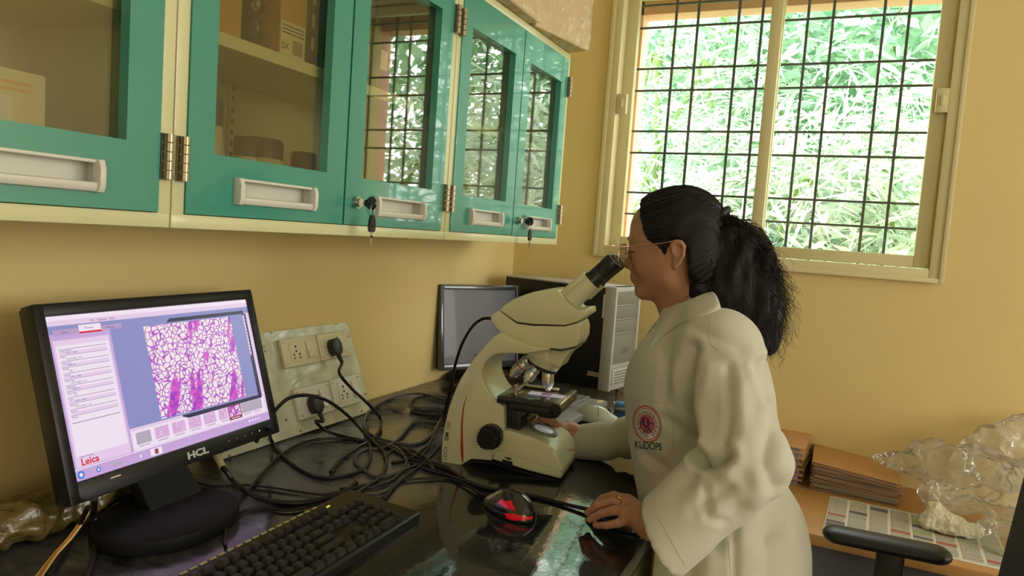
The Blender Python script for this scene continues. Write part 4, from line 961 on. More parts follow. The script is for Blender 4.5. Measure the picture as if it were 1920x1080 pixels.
t, WMm, bvw2 = mouse('pale grey mouse behind the white cuff', PT(1100, 800).x, PT(1100, 785).y, math.radians(20), mat('mouse_grey', 'A6A896', .28, coat=.4))
M_blue = mat('blue_plastic', '3F7296', .35)
def vga(label, px, py, ang):
    c = PT(px, py, .008); t = thing('connector', label, 'connector', c, 'blue cable connectors by the tower'); M = Matrix.Translation(c) @ Matrix.Rotation(ang, 4, 'Z')
    MB().box((-.018, -.015, -.007), (.018, .015, .007), M=M, bev=.004).build('shell', M_blue, t)
    MB().box((-.022, -.010, -.004), (-.018, .010, .004), M=M).build('contact_face', M_ivory, t)
    return t
vga('blue video connector lying near the foot of the tower', 1165, 758, .3); vga('blue connector next to the pale mouse', 1122, 781, .9)
cable('cable', 'thin brown lead curling down from the tower to the blue connectors', [P(1152, 728, 'y', 2.3), PT(1162, 733, .01), PT(1172, 745, .01), PT(1174, 757, .01)], .002, mat('brown_lead', '6A4630', .5))
# ---------------------------------------------------------------- microscope
A0 = Vector((-.696, 1.266, 0)); US = Vector((.990, .137, 0)).normalized(); VS = Vector((-US.y, US.x, 0))
SM = Matrix.Identity(4)
for i in range(3): SM[i][0] = US[i]; SM[i][1] = VS[i]; SM[i][2] = (0, 0, 1)[i]; SM[i][3] = (A0.x, A0.y, TOP)[i]
def S(px, py, w=0.):
    """local (u, z) on the side plane at lateral offset w"""
    r = Vector(ray(px, py)); o = Vector((0, 0, CZ)); p0 = A0+VS*w; t = (p0-o).dot(VS)/r.dot(VS); q = SM.inverted() @ (o+r*t); return q.x, q.z
sc_ = thing('microscope', 'cream white binocular microscope with a red stripe on its arm', 'microscope', A0+US*.12+VS*.07+Vector((0, 0, TOP)))
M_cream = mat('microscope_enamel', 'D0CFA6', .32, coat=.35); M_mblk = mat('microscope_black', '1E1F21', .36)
def side(name, pts, w0, w1, mt, bev=.004, taper=None, parent=sc_, smooth=True):
    """extrude a photo side outline (pixels on plane w0) from w0 to w1"""
    P2 = [S(*p, w0) for p in pts]; m = MB(); m.prism([(u_, w0, z_) for u_, z_ in P2], (0, w1-w0, 0), M=None, bev=bev, smooth=smooth)
    vs_ = []
    for v in m.v:
        u_, w_, z_ = v
        if taper: c = (w0+w1)/2; k = taper(u_, z_); w_ = c+(w_-c)*k
        vs_.append(tuple(SM @ Vector((u_, w_, z_))))
    m.v = vs_; return m.build(name, mt, parent)
def smooth_px(pts, n=5): return [(v.x, v.y) for v in spline([(a, b, 0) for a, b in pts], n)]
# arm + foot, one casting
outer = smooth_px([(827, 868), (828, 835), (834, 795), (845, 754), (863, 711), (892, 669), (924, 632)], 4)
head_edge = [(937, 624), (990, 648), (1030, 656)]
inner = smooth_px([(985, 664), (958, 663), (930, 665), (913, 676), (904, 694), (906, 716), (917, 738), (932, 753), (945, 762)], 4)
lower = [(945, 806)]
bott = [(922, 864), (884, 861), (863, 873)]
# rear column (arm) : straight extrusion, slightly narrower upward
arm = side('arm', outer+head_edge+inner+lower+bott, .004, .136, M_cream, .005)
# front foot with the lamp housing
tops = smooth_px([(945, 806), (975, 814), (1010, 826), (1030, 836), (1042, 848), (1050, 866), (1055, 880)], 3)
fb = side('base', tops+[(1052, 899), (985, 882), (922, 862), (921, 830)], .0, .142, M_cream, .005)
# dark underside foot
side('rubber_foot', [(832, 872), (863, 878), (884, 868), (922, 870), (985, 888), (1050, 906), (1050, 901), (985, 884), (922, 865), (884, 863), (863, 873), (832, 868)], .012, .13, M_mblk, 0)
# decorative seam on the foot side, switch, stripe
def onside(name, pl, mt, w=-.0004, r_=.0012, flat=1., parent=sc_):
    m = MB(); m.tube([SM @ Vector((S(*p, w)[0], w, S(*p, w)[1])) for p in pl], r_, 6); return m.build(name, mt, parent)
onside('seam', smooth_px([(922, 860), (930, 848), (942, 845), (960, 852), (1000, 865), (1052, 884)], 4), mat('seam_line', '8E8C6E', .5), w=.001)  # thin seam line, darker than the enamel
def patch(name, pts, mt, w=0., th=.0008, parent=sc_):
    m = MB(); P2 = [S(*p, w) for p in pts]; m.prism([(a, w-th, b) for a, b in P2], (0, th*1.5, 0), M=SM); return m.build(name, mt, parent)
sl = smooth_px([(876, 741), (869, 760), (865, 790), (864, 820), (864, 848), (866, 866)], 4); sr = smooth_px([(869, 866), (869, 848), (868, 820), (868, 790), (871, 760), (876.5, 741)], 4)
patch('stripe', sl+sr, mat('red_stripe', 'A63A2C', .4), w=.004)
patch('switch', [(942, 861), (961, 866), (961, 875), (942, 870)], M_mblk, w=0., th=.001); patch('switch', [(946, 856), (958, 859), (959, 862), (952, 861)], M_mblk, w=0., th=.001)
# lettering up the back of the arm
def stext(txt, p0, p1, size, mt, w, parent=sc_, bold=.0002):
    a = S(*p0, w); b = S(*p1, w); A_ = SM @ Vector((a[0], w-.0004, a[1])); B_ = SM @ Vector((b[0], w-.0004, b[1])); m = MB()
    m.text(txt, size, frame(A_, B_-A_, -VS), align='LEFT', bold=bold); return m.build('lettering', mt, parent)
stext('LEICA', (834, 863), (837.5, 823), .0115, mat('lettering_grey', '8C8C78', .5), .004); stext('DM', (837.6, 826), (839.5, 806), .0115, mat('lettering_dark', '33342E', .5), .004, bold=.0003); stext('500', (840, 806), (842.5, 788), .0115, mat('lettering_grey', '8C8C78', .5), .004)
# head: lower body, seam, upper dome
hw0, hw1 = .022, .118
def tap(u_, z_): return 1.0
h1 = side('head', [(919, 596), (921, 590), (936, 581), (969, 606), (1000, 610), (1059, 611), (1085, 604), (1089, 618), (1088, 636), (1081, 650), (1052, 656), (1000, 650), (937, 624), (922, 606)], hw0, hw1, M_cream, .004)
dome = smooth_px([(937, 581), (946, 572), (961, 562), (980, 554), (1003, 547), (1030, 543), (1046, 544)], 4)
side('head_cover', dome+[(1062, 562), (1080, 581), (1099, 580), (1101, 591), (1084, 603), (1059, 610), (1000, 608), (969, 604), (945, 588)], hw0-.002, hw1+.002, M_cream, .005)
side('head_seam', [(940, 583), (969, 604.5), (1000, 609), (1059, 610), (1084, 603), (1084, 605), (1059, 612), (1000, 611), (969, 606.5), (940, 585)], hw0+.001, hw1-.001, M_mblk, 0)
side('head_seam', [(937, 624), (1000, 650), (1052, 656), (1081, 650), (1081, 652), (1052, 658.5), (1000, 652), (937, 627)], hw0+.002, hw1-.002, M_mblk, 0)
# turret housing under the head
Cw = .070
def L3(px, py, w): u_, z_ = S(px, py, w); return SM @ Vector((u_, w, z_))
tc_ = L3(1028, 648, Cw); tb_ = L3(1018, 683, Cw); axr = (L3(1018-26, 683+60, Cw)-tb_).normalized()
m = MB(); m.lathe([(.034, -.036), (.038, -.022), (.036, -.010), (.0325, 0)], tb_, axr, 40); m.build('turret_housing', M_cream, sc_)
side('head_underside', smooth_px([(985, 655), (1040, 654), (1080, 650)], 3)+smooth_px([(1078, 655), (1066, 664), (1057, 676), (1050, 690)], 3)+[(1010, 676), (988, 666)], .036, .104, M_cream, .004); rd = Vector((-.18, 0, -1)).normalized(); m = MB(); rc = tb_+Vector((-.006, 0, .002))
m.lathe([(.031, -.001), (.0335, .001), (.0335, .005), (.027, .009), (.012, .011)], tb_, axr, 40); nose = m.build('nosepiece', M_mblk, sc_)
def objective(name, a, b, label=None, band='E0C860'):
    a = Vector(a); b = Vector(b); Lh = (b-a).length; d_ = (b-a)/Lh
    t_ = MB().lathe([(.0100, 0), (.0122, .003), (.0122, Lh*.20), (.0116, Lh*.22), (.0122, Lh*.24), (.0122, Lh*.72), (.0105, Lh*.78), (.0100, Lh*.88), (.0060, Lh*.92), (.0048, Lh)], a, d_, 28).build('objective', mat('objective_steel', 'D6D6CE', .35, metal=.75), sc_)
    MB().lathe([(.01235, Lh*.40), (.01235, Lh*.45)], a, d_, 28, caps=False).build('colour_ring', mat('ring_'+band, band, .4), t_)
    return t_
objective('o', L3(1028, 688, Cw-.004), L3(1027, 732, Cw-.004))
c0 = tb_+axr*.008
objective('o', L3(992, 672, Cw), L3(958, 705, Cw), band='D04030')
objective('o', L3(1008, 684, Cw-.018), L3(985, 716, Cw-.034), band='5080C0')
# stage
us0, zs = S(933, 741, 0.); us1 = S(1056, 758, 0.)[0]
sw0, sw1 = -.004, .142
m = MB(); m.box((us0, sw0, zs-.015), (us1-.006, sw1, zs), bev=.002, M=SM)
m.build('stage', mat('stage_black', '26272B', .25, coat=.3), sc_)
m = MB(); m.cyl(SM @ Vector((us1-.014, sw0-.001, zs-.013)), SM @ Vector((us1-.014, sw1, zs-.013)), .0125, n=28); m.box((us0+.030, sw0-.001, zs-.0255), (us1-.014, sw1-.002, zs-.012), M=SM, bev=.002); m.build('stage_edge', M_mblk, sc_)
m = MB(); m.box((us1-.0145, sw0+.002, zs-.004), (us1-.003, sw1-.002, zs+.0012), M=SM, bev=.001); m.build('stage_rail', M_chrome, sc_)
cu_, cw_ = us0+.080, .062
m = MB(); m.cyl(SM @ Vector((cu_+.018, cw_, zs)), SM @ Vector((cu_+.018, cw_, zs+.0005)), .010, n=28); m.build('stage_aperture', M_black, sc_)
# slide holder and knobs of the mechanical stage
m = MB(); m.box((us0+.02, .105, zs), (us0+.10, .118, zs+.006), M=SM, bev=.001); m.box((us0+.018, .030, zs), (us0+.026, .112, zs+.005), M=SM, bev=.001)
m.build('slide_holder', M_chrome, sc_)
m = MB()
for (a_, w_) in ((.030, .028), (.016, .075), (.022, .125)): m.cyl(SM @ Vector((us0+a_, w_, zs)), SM @ Vector((us0+a_, w_, zs+.009)), .005, n=16)
m.build('holder_screw', M_chrome, sc_)
# condenser and substage
m = MB(); cc = SM @ Vector((cu_+.012, .062, zs-.018)); m.lathe([(.030, 0), (.031, .004), (.031, .012), (.024, .015), (.022, .024)], cc, (0, 0, -1), 32); m.build('condenser', M_mblk, sc_)
m = MB(); m.box((us0+.010, .020, .075), (us0+.045, .120, zs-.017), M=SM, bev=.003); m.build('focus_block', M_mblk, sc_)
m = MB(); pl = smooth_px([(985, 762), (984, 772), (975, 783), (972, 802)], 4); m.tube([L3(p[0], p[1], .030) for p in pl], .0012, 6); m.build('thin_rod', M_chrome, sc_)  # thin bright metal rod below the stage
m = MB(); a = L3(986, 786, .06); m.cyl(a-VS*.02, a+VS*.05, .0105, n=20); m.build('stage_knob', M_mblk, sc_)
# coarse/fine focus knobs
m = MB()
kc = S(921, 818, -.004); q = SM @ Vector((kc[0], .004, kc[1])); q2 = SM @ Vector((kc[0], -.016, kc[1])); m.cyl(q, q2, .0235, n=36)
for k in range(24):
    a_ = k*2*math.pi/24; off = SM.to_3x3() @ Vector((math.cos(a_)*.0235, 0, math.sin(a_)*.0235)); m.cyl(q+off, q2+off, .0016, n=6)
kn = m.build('coarse_focus_knob', M_mblk, sc_)
m = MB(); q3 = SM @ Vector((kc[0]-.001, -.034, kc[1])); m.cyl(q2, q3, .0185, n=36)
for k in range(18):
    a_ = k*2*math.pi/18; off = SM.to_3x3() @ Vector((math.cos(a_)*.0185, 0, math.sin(a_)*.0185)); m.cyl(q2+off, q3+off, .0016, n=6)
m.build('fine_focus_knob', M_mblk, sc_)
m = MB(); q = SM @ Vector((kc[0], .136, kc[1])); q2 = SM @ Vector((kc[0], .156, kc[1])); m.cyl(q, q2, .0235, n=36); m.cyl(q2, SM @ Vector((kc[0], .172, kc[1])), .0185, n=30); m.build('coarse_focus_knob', M_mblk, sc_)
# lamp window
lu, lz = S(1018, 820, .070); bvb = None
pr_ = sorted(S(*p, 0.) for p in tops); lz = float(np.interp(lu, [p[0] for p in pr_], [p[1] for p in pr_])); lc = SM @ Vector((lu, .070, lz-.0015)); m = MB(); m.lathe([(.030, 0), (.030, .003), (.028, .005), (.022, .005), (.021, .004)], lc, (US.x*.22, US.y*.22, 1), 40); m.build('lamp_ring', M_dgrey if 'M_dgrey' in globals() else M_chrome, sc_)
MB().lathe([(.0205, 0), (.0205, .0052), (.019, .006)], lc, (US.x*.22, US.y*.22, 1), 40).build('lamp_lens', mat('lens_frost', 'C8CCC4', .2, coat=.6, emit='FFFFFF', estr=.12), sc_)
lp = bpy.data.lights.new('illuminator_beam', 'SPOT'); lp.energy = .55; lp.spot_size = math.radians(24); lp.spot_blend = .5; lp.shadow_soft_size = .006; lp.color = (.93, .95, 1)
lo2 = bpy.data.objects.new('illuminator_beam', lp); COL.objects.link(lo2); lo2.location = SM @ Vector((cu_+.012, .062, zs+.004)); lo2.rotation_euler = (math.pi, 0, 0)
# front tiny mark
bvb = BVHTree.FromPolygons([WM(fb) @ v.co for v in fb.data.vertices], [list(p.vertices) for p in fb.data.polygons])
m = MB(); m.text('Leica', 10, Matrix.Identity(4)); q_ = [castpx(1071+v[0]*.75, 843-v[1]+v[0]*-.1, bvb, .0006) for v in m.v]
if all(q_): m.v = [tuple(v) for v in q_]; m.build('lettering', mat('pink_ink', 'D07068', .5), sc_)
# eyepiece tubes
ea = S(1108, 528, .040); eb = S(1153, 488, .040); dv = Vector((eb[0]-ea[0], eb[1]-ea[1])).normalized()
def tubeset(w, near):
    e = Vector((eb[0], w, eb[1])); d_ = Vector((dv[0], 0, dv[1])); g = lambda s: SM @ (e+d_*s)
    nm = 'eyepiece_tube'
    lo_e = -.118 if near else -.098
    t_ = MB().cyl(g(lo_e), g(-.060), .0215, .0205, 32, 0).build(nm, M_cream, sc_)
    MB().lathe([(.0195, .0), (.0195, .006), (.0172, .010), (.0172, .040), (.0180, .044), (.0180, .061), (.0165, .064), (.0150, .064), (.0140, .058)], g(-.064), SM.to_3x3() @ d_, 36, caps=False).build('eyepiece', M_mblk, sc_)
    MB().lathe([(.0001, 0), (.0145, 0)], g(-.006), SM.to_3x3() @ d_, 32, caps=False).build('eye_lens', mat('eye_lens', '1A1030', .05, coat=1.), sc_)
    MB().lathe([(.0181, 0), (.0181, .0004)], g(-.040), SM.to_3x3() @ d_, 32, caps=False).build('eyepiece_ring', M_dgrey, sc_)
    MB().lathe([(.0150, .0), (.0172, .0), (.0172, .0010), (.0150, .0010)], g(-.0005), SM.to_3x3() @ d_, 36, caps=False).build('eyecup_rim', mat('eyecup_grey', '9A9AA4', .3), sc_)
tubeset(.040, True); tubeset(.100, False)
# tube block joining both tubes to the head
pb = [(1046, 549), (1063, 534), (1092, 508), (1104, 524), (1114, 542), (1092, 562), (1073, 579)]
side('tube_block', pb, .024, .118, M_cream, .008)
# glass slide on the stage
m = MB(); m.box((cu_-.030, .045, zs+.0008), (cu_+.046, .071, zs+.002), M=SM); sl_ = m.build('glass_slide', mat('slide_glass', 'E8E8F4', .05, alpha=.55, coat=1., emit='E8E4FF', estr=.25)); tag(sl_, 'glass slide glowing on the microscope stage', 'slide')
m = MB(); m.box((cu_-.004, .049, zs+.002), (cu_+.016, .067, zs+.0024), M=SM); s2_ = m.build('specimen', mat('specimen', 'C088C0', .3, alpha=.8), sl_)
# ---------------------------------------------------------------- the woman in the lab coat
M_skin = mat('skin', 'B58468', .48, noise_amt=.08, noise_scale=30, sss=.08, bump=.04, bump_scale=300)
M_hairb = mat('hair_black', '0B0B0D', .5, spec=.35)
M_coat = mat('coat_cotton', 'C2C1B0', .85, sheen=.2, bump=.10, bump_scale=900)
def Hy(px, py, y): return np.array(P(px, py, 'y', y))
YH = 1.37; YT = 1.32
pe = thing('person', 'woman in a white lab coat bending to the microscope eyepieces, one hand on a mouse', 'person', (-.22, 1.38, 0))
def join(parts):
    V = []; F = []; o = 0
    for v, f in parts: V.append(v); F.append(np.asarray(f)+o); o += len(v)
    return np.concatenate(V), np.concatenate(F)
# head and neck
def hs(px, py, a, sd):
    p = Hy(px, py, YH-a); return np.array([p[0], YH+sd*a, p[2]])
s_ = SDF((-.47, 1.27, 1.08), (-.14, 1.47, 1.53), .0026)
h = lambda x, y, dy=0.: Hy(x, y, YH)+np.array([0, dy, 0])
s_.ell(h(1277, 434), (.079, .069, .080), .01)
s_.ell(h(1228, 432), (.045, .056, .050), .03)
s_.ell(h(1236, 480), (.046, .050, .062), .025)
for sd in (-1, 1):
    s_.cap(h(1264, 520, sd*.043), h(1216, 543, sd*.014), .020, .0155, .025)
    s_.ell(h(1226, 494, sd*.030), (.030, .026, .030), .02)           # cheeks
    s_.ell(h(1262, 490, sd*.040), (.030, .025, .05), .02)
    s_.ell(h(1196, 470, sd*.031), (.010, .015, .010), .006, sub=True)  # eye socket
    s_.ell(h(1200, 470, sd*.031), (.0125, .0135, .0125), .003)        # eyeball under the lid
    s_.cap(h(1188, 449, sd*.008), h(1193, 449, sd*.040), .0055, .005, .010)  # brow ridge
s_.cap(h(1207, 545, -.006), h(1207, 545, .006), .0150, .0150, .014)  # chin
s_.cap(h(1189, 455), h(1181, 494), .0066, .0088, .010)              # nose bridge
s_.ell(h(1179, 497), (.0095, .0085, .0080), .005)
for sd in (-1, 1): s_.ell(h(1187, 500, sd*.0105), (.0085, .0062, .0062), .005)
s_.ell(h(1196, 519), (.014, .021, .014), .012)                      # mouth mound
s_.cap(h(1189.5, 515.5, -.013), h(1189.5, 515.5, .013), .0042, .0042, .004)
s_.cap(h(1190.5, 524.5, -.011), h(1190.5, 524.5, .011), .0046, .0046, .004)
s_.cap(h(1188, 520, -.022), h(1188, 520, .022), .0012, .0012, .002, sub=True)
s_.cap(h(1284, 505), h(1300, 600), .046, .051, .03)                 # neck
s_.cap(h(1262, 540), h(1275, 590), .030, .034, .03)
# ears
for sd in (-1, 1):
    q = lambda px, py, o: hs(px, py, .071+o, sd)
    s_.cap(q(1273, 462, 0), q(1270, 490, -.002), .0135, .0085, .004, sc=(1, .45, 1))
    s_.ell(q(1272, 470, .007), (.0085, .0055, .0125), .003, sub=True)
    pl = [q(1261, 474, .003), q(1260, 460, .004), q(1266, 453, .005), q(1276, 454, .006), q(1283, 463, .006), q(1281, 480, .005), q(1273, 493, .003), q(1266, 500, .002)]
    for a, b in zip(pl, pl[1:]): s_.cap(a, b, .0030, .0032, .003)
    s_.ell(q(1266, 499, .001), (.006, .004, .008), .003)
    s_.cap(q(1266, 478, .004), q(1268, 466, .003), .0018, .0018, .003)
HV, HF = s_.mesh(); HV = relax(HV, HF, 2)
# left hand on the mouse
def ch(s, pts, radii, k=.006, sc=(1, 1, 1)):
    pts = [np.array(p) for p in pts]
    for i in range(len(pts)-1): s.cap(pts[i], pts[i+1], radii[i], radii[i+1], k, sc=sc)
z_ = lambda px, py, z: np.array(P(px, py, 'z', TOP+z))
s_ = SDF((-.46, 1.06, .885), (-.17, 1.34, 1.02), .0017)
wr = z_(1224, 984, .040); fo = np.array(Hy(1288, 985, 1.06))
kn = [z_(1177, 941, .050), z_(1181, 948, .049), z_(1181, 959, .043), z_(1179, 971, .035)]
fing = [
    [kn[0], z_(1151, 930, .052), z_(1130, 935, .044), z_(1115, 948, .028)],
    [kn[1], z_(1151, 940, .055), z_(1121, 947, .043), z_(1103, 962, .024)],
    [kn[2], z_(1151, 957, .047), z_(1127, 963, .035), z_(1106, 974, .019)],
    [kn[3], z_(1158, 981, .031), z_(1138, 985, .023), z_(1117, 985, .014)]]
rad = [(.0095, .0082, .0072, .0060), (.0095, .0084, .0075, .0062), (.0090, .0080, .0071, .0058), (.0082, .0072, .0064, .0053)]
for f_, r_ in zip(fing, rad):
    for i in range(3): s_.cap(f_[i], f_[i+1], r_[i], r_[i+1], .0012)
for i, kk_ in enumerate(kn):
    b = wr+np.array([0, (1.5-i)*.010, 0]); s_.cap(b, kk_, .018, .0115-.0008*i, .012, sc=(1, 1, .8))
s_.cap((kn[1]+wr)/2, (kn[2]+wr)/2, .017, .017, .012)
th0 = wr+np.array([-.018, .022, -.006]); th1 = z_(1172, 950, .022)+np.array([0, .012, 0]); th2 = z_(1148, 950, .016)+np.array([0, .012, 0])
s_.cap(th0, th1, .014, .0115, .010); s_.cap(th1, th2, .011, .0085, .004)
s_.cap(wr, wr+(fo-wr)*.35, .0235, .024, .015, sc=(1, 1.12, .85)); s_.cap(wr+(fo-wr)*.35, fo, .024, .032, .015)
for kk_ in kn: s_.ell(kk_+np.array([0, 0, .002]), (.009, .008, .009), .004)
LV, LF = s_.mesh(); LV = relax(LV, LF, 1, .4)
# right hand on the stage knob
s_ = SDF((-.64, 1.36, .90), (-.38, 1.56, 1.05), .0019)
y2 = lambda px, py, y: Hy(px, py, y)
w2_ = y2(1066, 812, 1.475); 
kn2 = [y2(1032, 796, 1.425), y2(1030, 800, 1.443), y2(1030, 806, 1.460), y2(1034, 812, 1.476)]
tips = [[y2(1012, 789, 1.405), y2(1000, 789, 1.392), y2(990, 793, 1.382)], [y2(1010, 793, 1.42), y2(996, 795, 1.405), y2(985, 800, 1.395)], [y2(1010, 800, 1.44), y2(997, 803, 1.425), y2(987, 807, 1.415)], [y2(1014, 808, 1.46), y2(1003, 811, 1.45), y2(995, 813, 1.44)]]
for k_, t_ in zip(kn2, tips):
    f_ = [k_]+t_
    for i in range(3): s_.cap(f_[i], f_[i+1], (.0095, .0085, .0076)[i], (.0085, .0076, .0062)[i], .003)
    s_.cap(w2_, k_, .019, .0115, .012)
tq = [w2_+np.array([-.01, -.018, .004]), y2(1035, 790, 1.405), y2(1016, 783, 1.388)]
s_.cap(tq[0], tq[1], .012, .010, .008); s_.cap(tq[1], tq[2], .0095, .0075, .004)
s_.cap(w2_, y2(1110, 826, 1.485), .020, .027, .015)
RV, RF = s_.mesh(); RV = relax(RV, RF, 1, .4)
# trunk, arms and legs under the clothes
s_ = SDF((-.50, 1.05, .02), (.10, 1.66, 1.26), .010)
rowsP = [(600, 1252, 1322, .06), (630, 1228, 1392, .13), (660, 1212, 1422, .165), (700, 1198, 1440, .165), (760, 1196, 1448, .155), (850, 1205, 1450, .14), (940, 1215, 1480, .165), (1010, 1215, 1492, .175), (1080, 1215, 1480, .17)]
rows_t = []
for (r_, a, b, w_) in rowsP:
    pa, pb = Hy(a, r_, YT), Hy(b, r_, YT); rows_t.append(((pa[2]+pb[2])/2, (pa[0]+pb[0])/2, YT+.05*max(0,min(1,(660-r_)/60)), abs(pb[0]-pa[0])/2, w_))
s_.loft(rows_t, .02)
hx = rows_t[-1][1]; hz = rows_t[-1][0]
for sd in (-1, 1):
    s_.cap((hx, 1.38+sd*.085, hz), (hx-.01, 1.38+sd*.085, .46), .082, .055, .03); s_.cap((hx-.01, 1.38+sd*.085, .46), (hx+.01, 1.38+sd*.085, .09), .054, .036, .02)
    s_.cap((hx+.01, 1.38+sd*.085, .06), (hx-.13, 1.38+sd*.09, .045), .034, .028, .02)
s_.cap(Hy(1352, 665, 1.18), Hy(1412, 868, 1.10), .045, .036, .02); s_.cap(Hy(1412, 868, 1.10), fo, .036, .026, .02)
s_.cap(Hy(1320, 670, 1.48), Hy(1225, 812, 1.49), .045, .036, .02); s_.cap(Hy(1225, 812, 1.49), Hy(1110, 826, 1.485), .035, .024, .02)
TV, TF = s_.mesh(); lw = TV[:, 2] < TOP+.02; TV[lw, 0] = np.maximum(TV[lw, 0], WE+.025)
BV, BF = join([(HV, HF), (LV, LF), (RV, RF), (TV, TF)])
body = npmesh('body', BV, BF, M_skin, pe)
# ---- lab coat
s_ = SDF((-.56, .94, .42), (.12, 1.62, 1.30), .0042)
rowsC = [(588, 1246, 1330, .062), (606, 1236, 1362, .10), (630, 1220, 1404, .150), (660, 1203, 1434, .180), (700, 1184, 1450, .180), (740, 1176, 1457, .172), (790, 1176, 1464, .160), (850, 1183, 1470, .155), (900, 1193, 1482, .165), (940, 1202, 1512, .180), (1000, 1204, 1526, .190), (1080, 1198, 1528, .196)]
rc_ = []
for (r_, a, b, w_) in rowsC:
    pa, pb = Hy(a, r_, YT), Hy(b, r_, YT); rc_.append(((pa[2]+pb[2])/2, (pa[0]+pb[0])/2, YT+.05*max(0,min(1,(660-r_)/60)), abs(pb[0]-pa[0])/2, w_))
l_ = rc_[-1]; rc_.append((.60, l_[1], 1.38, l_[3]*1.02, .21)); rc_.append((.46, l_[1]-.005, 1.38, l_[3]*1.03, .22))
s_.loft(rc_, .02)
SHl = Hy(1350, 660, 1.175); ELl = Hy(1398, 870, 1.10); CU = Hy(1243, 1006, 1.045)
s_.cap(Hy(1310, 614, 1.28), SHl, .050, .060, .04)
s_.cap(SHl, ELl, .064, .058, .03); s_.cap(ELl, CU+(CU-ELl)*.25, .060, .058, .03)
s_.cap(Hy(1300, 614, 1.40), Hy(1315, 665, 1.485), .050, .060, .04)
EL2 = Hy(1220, 815, 1.50); CU2 = Hy(1068, 832, 1.482)
s_.cap(Hy(1315, 665, 1.485), EL2, .060, .050, .03); s_.cap(EL2, CU2, .050, .0365, .02)
# cuffs: cut flat and hollow
def cutend(c, d, r_, inner, RR=.07, ax2=None):
    c = np.array(c); d = np.array(d)/np.linalg.norm(d)
    sl, X, Y, Z = s_.region(c-.12, c+.12)
    q = (X-c[0])*d[0]+(Y-c[1])*d[1]+(Z-c[2])*d[2]
    rr_ = np.sqrt(np.maximum((X-c[0])**2+(Y-c[1])**2+(Z-c[2])**2-q*q, 0))
    s_.D[sl] = np.where((rr_ < RR) & (q > -.02) & (q < .10), np.maximum(s_.D[sl], q), s_.D[sl]).astype(np.float32)
    ax2 = d if ax2 is None else ax2; s_.cap(c-ax2*.035, c+ax2*.03, inner, inner, .002, sub=True)
dcu = Hy(1153, 1048, 1.045)-CU; dcu /= np.linalg.norm(dcu); cutend(CU, dcu, .06, .047, .085, (CU-ELl)/np.linalg.norm(CU-ELl))
cutend(CU2, CU2-EL2, .04, .030)
# opening for the neck and the collar band
s_.cap(Hy(1284, 520, YH), Hy(1292, 590, YH), .052, .050, .004, sub=True)
coll = [(1243, 600, 1.375), (1252, 588, 1.335), (1272, 578, 1.308), (1298, 568, 1.302), (1322, 562, 1.330), (1332, 562, 1.375), (1322, 562, 1.42), (1298, 568, 1.445), (1270, 578, 1.44), (1250, 590, 1.405)]
for (a, b) in zip(coll, coll[1:]):
    A_ = Hy(*a); B_ = Hy(*b); s_.cap(A_, B_, .0085, .0085, .010); s_.cap(A_-np.array([0, 0, .012]), B_-np.array([0, 0, .012]), .010, .010, .010)
# lapel flap
for a, b in (((1252, 590, 1.33), (1228, 640, 1.315)), ((1262, 588, 1.318), (1240, 632, 1.300)), ((1248, 600, 1.35), (1222, 640, 1.345))): s_.cap(Hy(*a), Hy(*b), .011, .007, .012)
CV, CF = s_.mesh(); CV = relax(CV, CF, 3)
# cloth folds
def seg_d(x, z, poly):
    d = np.full(x.shape, 9.); 
    for (a, b) in zip(poly, poly[1:]):
        ax_, az = a; bx, bz = b; L2 = (bx-ax_)**2+(bz-az)**2+1e-9; t = np.clip(((x-ax_)*(bx-ax_)+(z-az)*(bz-az))/L2, 0, 1)
        d = np.minimum(d, np.hypot(x-ax_-t*(bx-ax_), z-az-t*(bz-az)))
    return d
N = vnormals(CV, CF); near = np.clip((1.40-CV[:, 1])/.08, 0, 1)
folds = [([(1318, 842), (1345, 850), (1378, 838)], .016, .010), ([(1345, 850), (1300, 888), (1262, 938)], .008, .014), ([(1312, 868), (1265, 905), (1235, 945)], .006, .010),
         ([(1296, 655), (1282, 720), (1290, 780), (1322, 845)], .013, .012), ([(1330, 690), (1318, 760), (1335, 830)], -.007, .016), ([(1368, 690), (1373, 770), (1366, 850)], .005, .008), ([(1392, 720), (1402, 800), (1380, 870)], -.006, .016),
         ([(1418, 688), (1432, 720), (1446, 750)], .010, .009), ([(1340, 890), (1346, 936), (1372, 950)], .006, .008), ([(1256, 640), (1240, 700), (1232, 760)], .006, .012), ([(1215, 850), (1232, 900), (1245, 950)], .006, .012),
         ([(1240, 960), (1275, 1000), (1300, 1040)], .004, .012), ([(1400, 930), (1360, 985), (1330, 1040)], .007, .016), ([(1470, 900), (1440, 960), (1430, 1040)], .007, .020), ([(1366, 1020), (1370, 1080), (1372, 1200)], .004, .007),
         ([(1290, 1050), (1280, 1120), (1275, 1250)], .008, .018), ([(1430, 1050), (1436, 1150), (1440, 1250)], .007, .018), ([(1320, 610), (1350, 620), (1400, 640)], .003, .010), ([(1240, 800), (1275, 830), (1310, 848)], .005, .012), ([(1455, 780), (1440, 850), (1460, 900)], .006, .012),
         ([(1380, 890), (1350, 905), (1320, 925)], .006, .010)]
disp = np.zeros(len(CV))
for pl_, am, wd_ in folds:
    q = [(lambda p: (p[0], p[2]))(Hy(a, b, 1.10 if a > 1230 and b > 640 else 1.20)) for a, b in pl_]
    d = seg_d(CV[:, 0], CV[:, 2], q); wd_ = wd_*.8; disp -= am*np.exp(-(d/wd_)**1.5)*near
    disp += am*.35*np.exp(-((d-wd_*1.8)/wd_)**2)*near
nn_ = np.array([noise.noise(Vector((v[0]*9, v[1]*9, v[2]*5)))*.0045+noise.noise(Vector((v[0]*22+v[2]*9, v[1]*22, v[2]*11-v[0]*9)))*.0022 for v in CV])
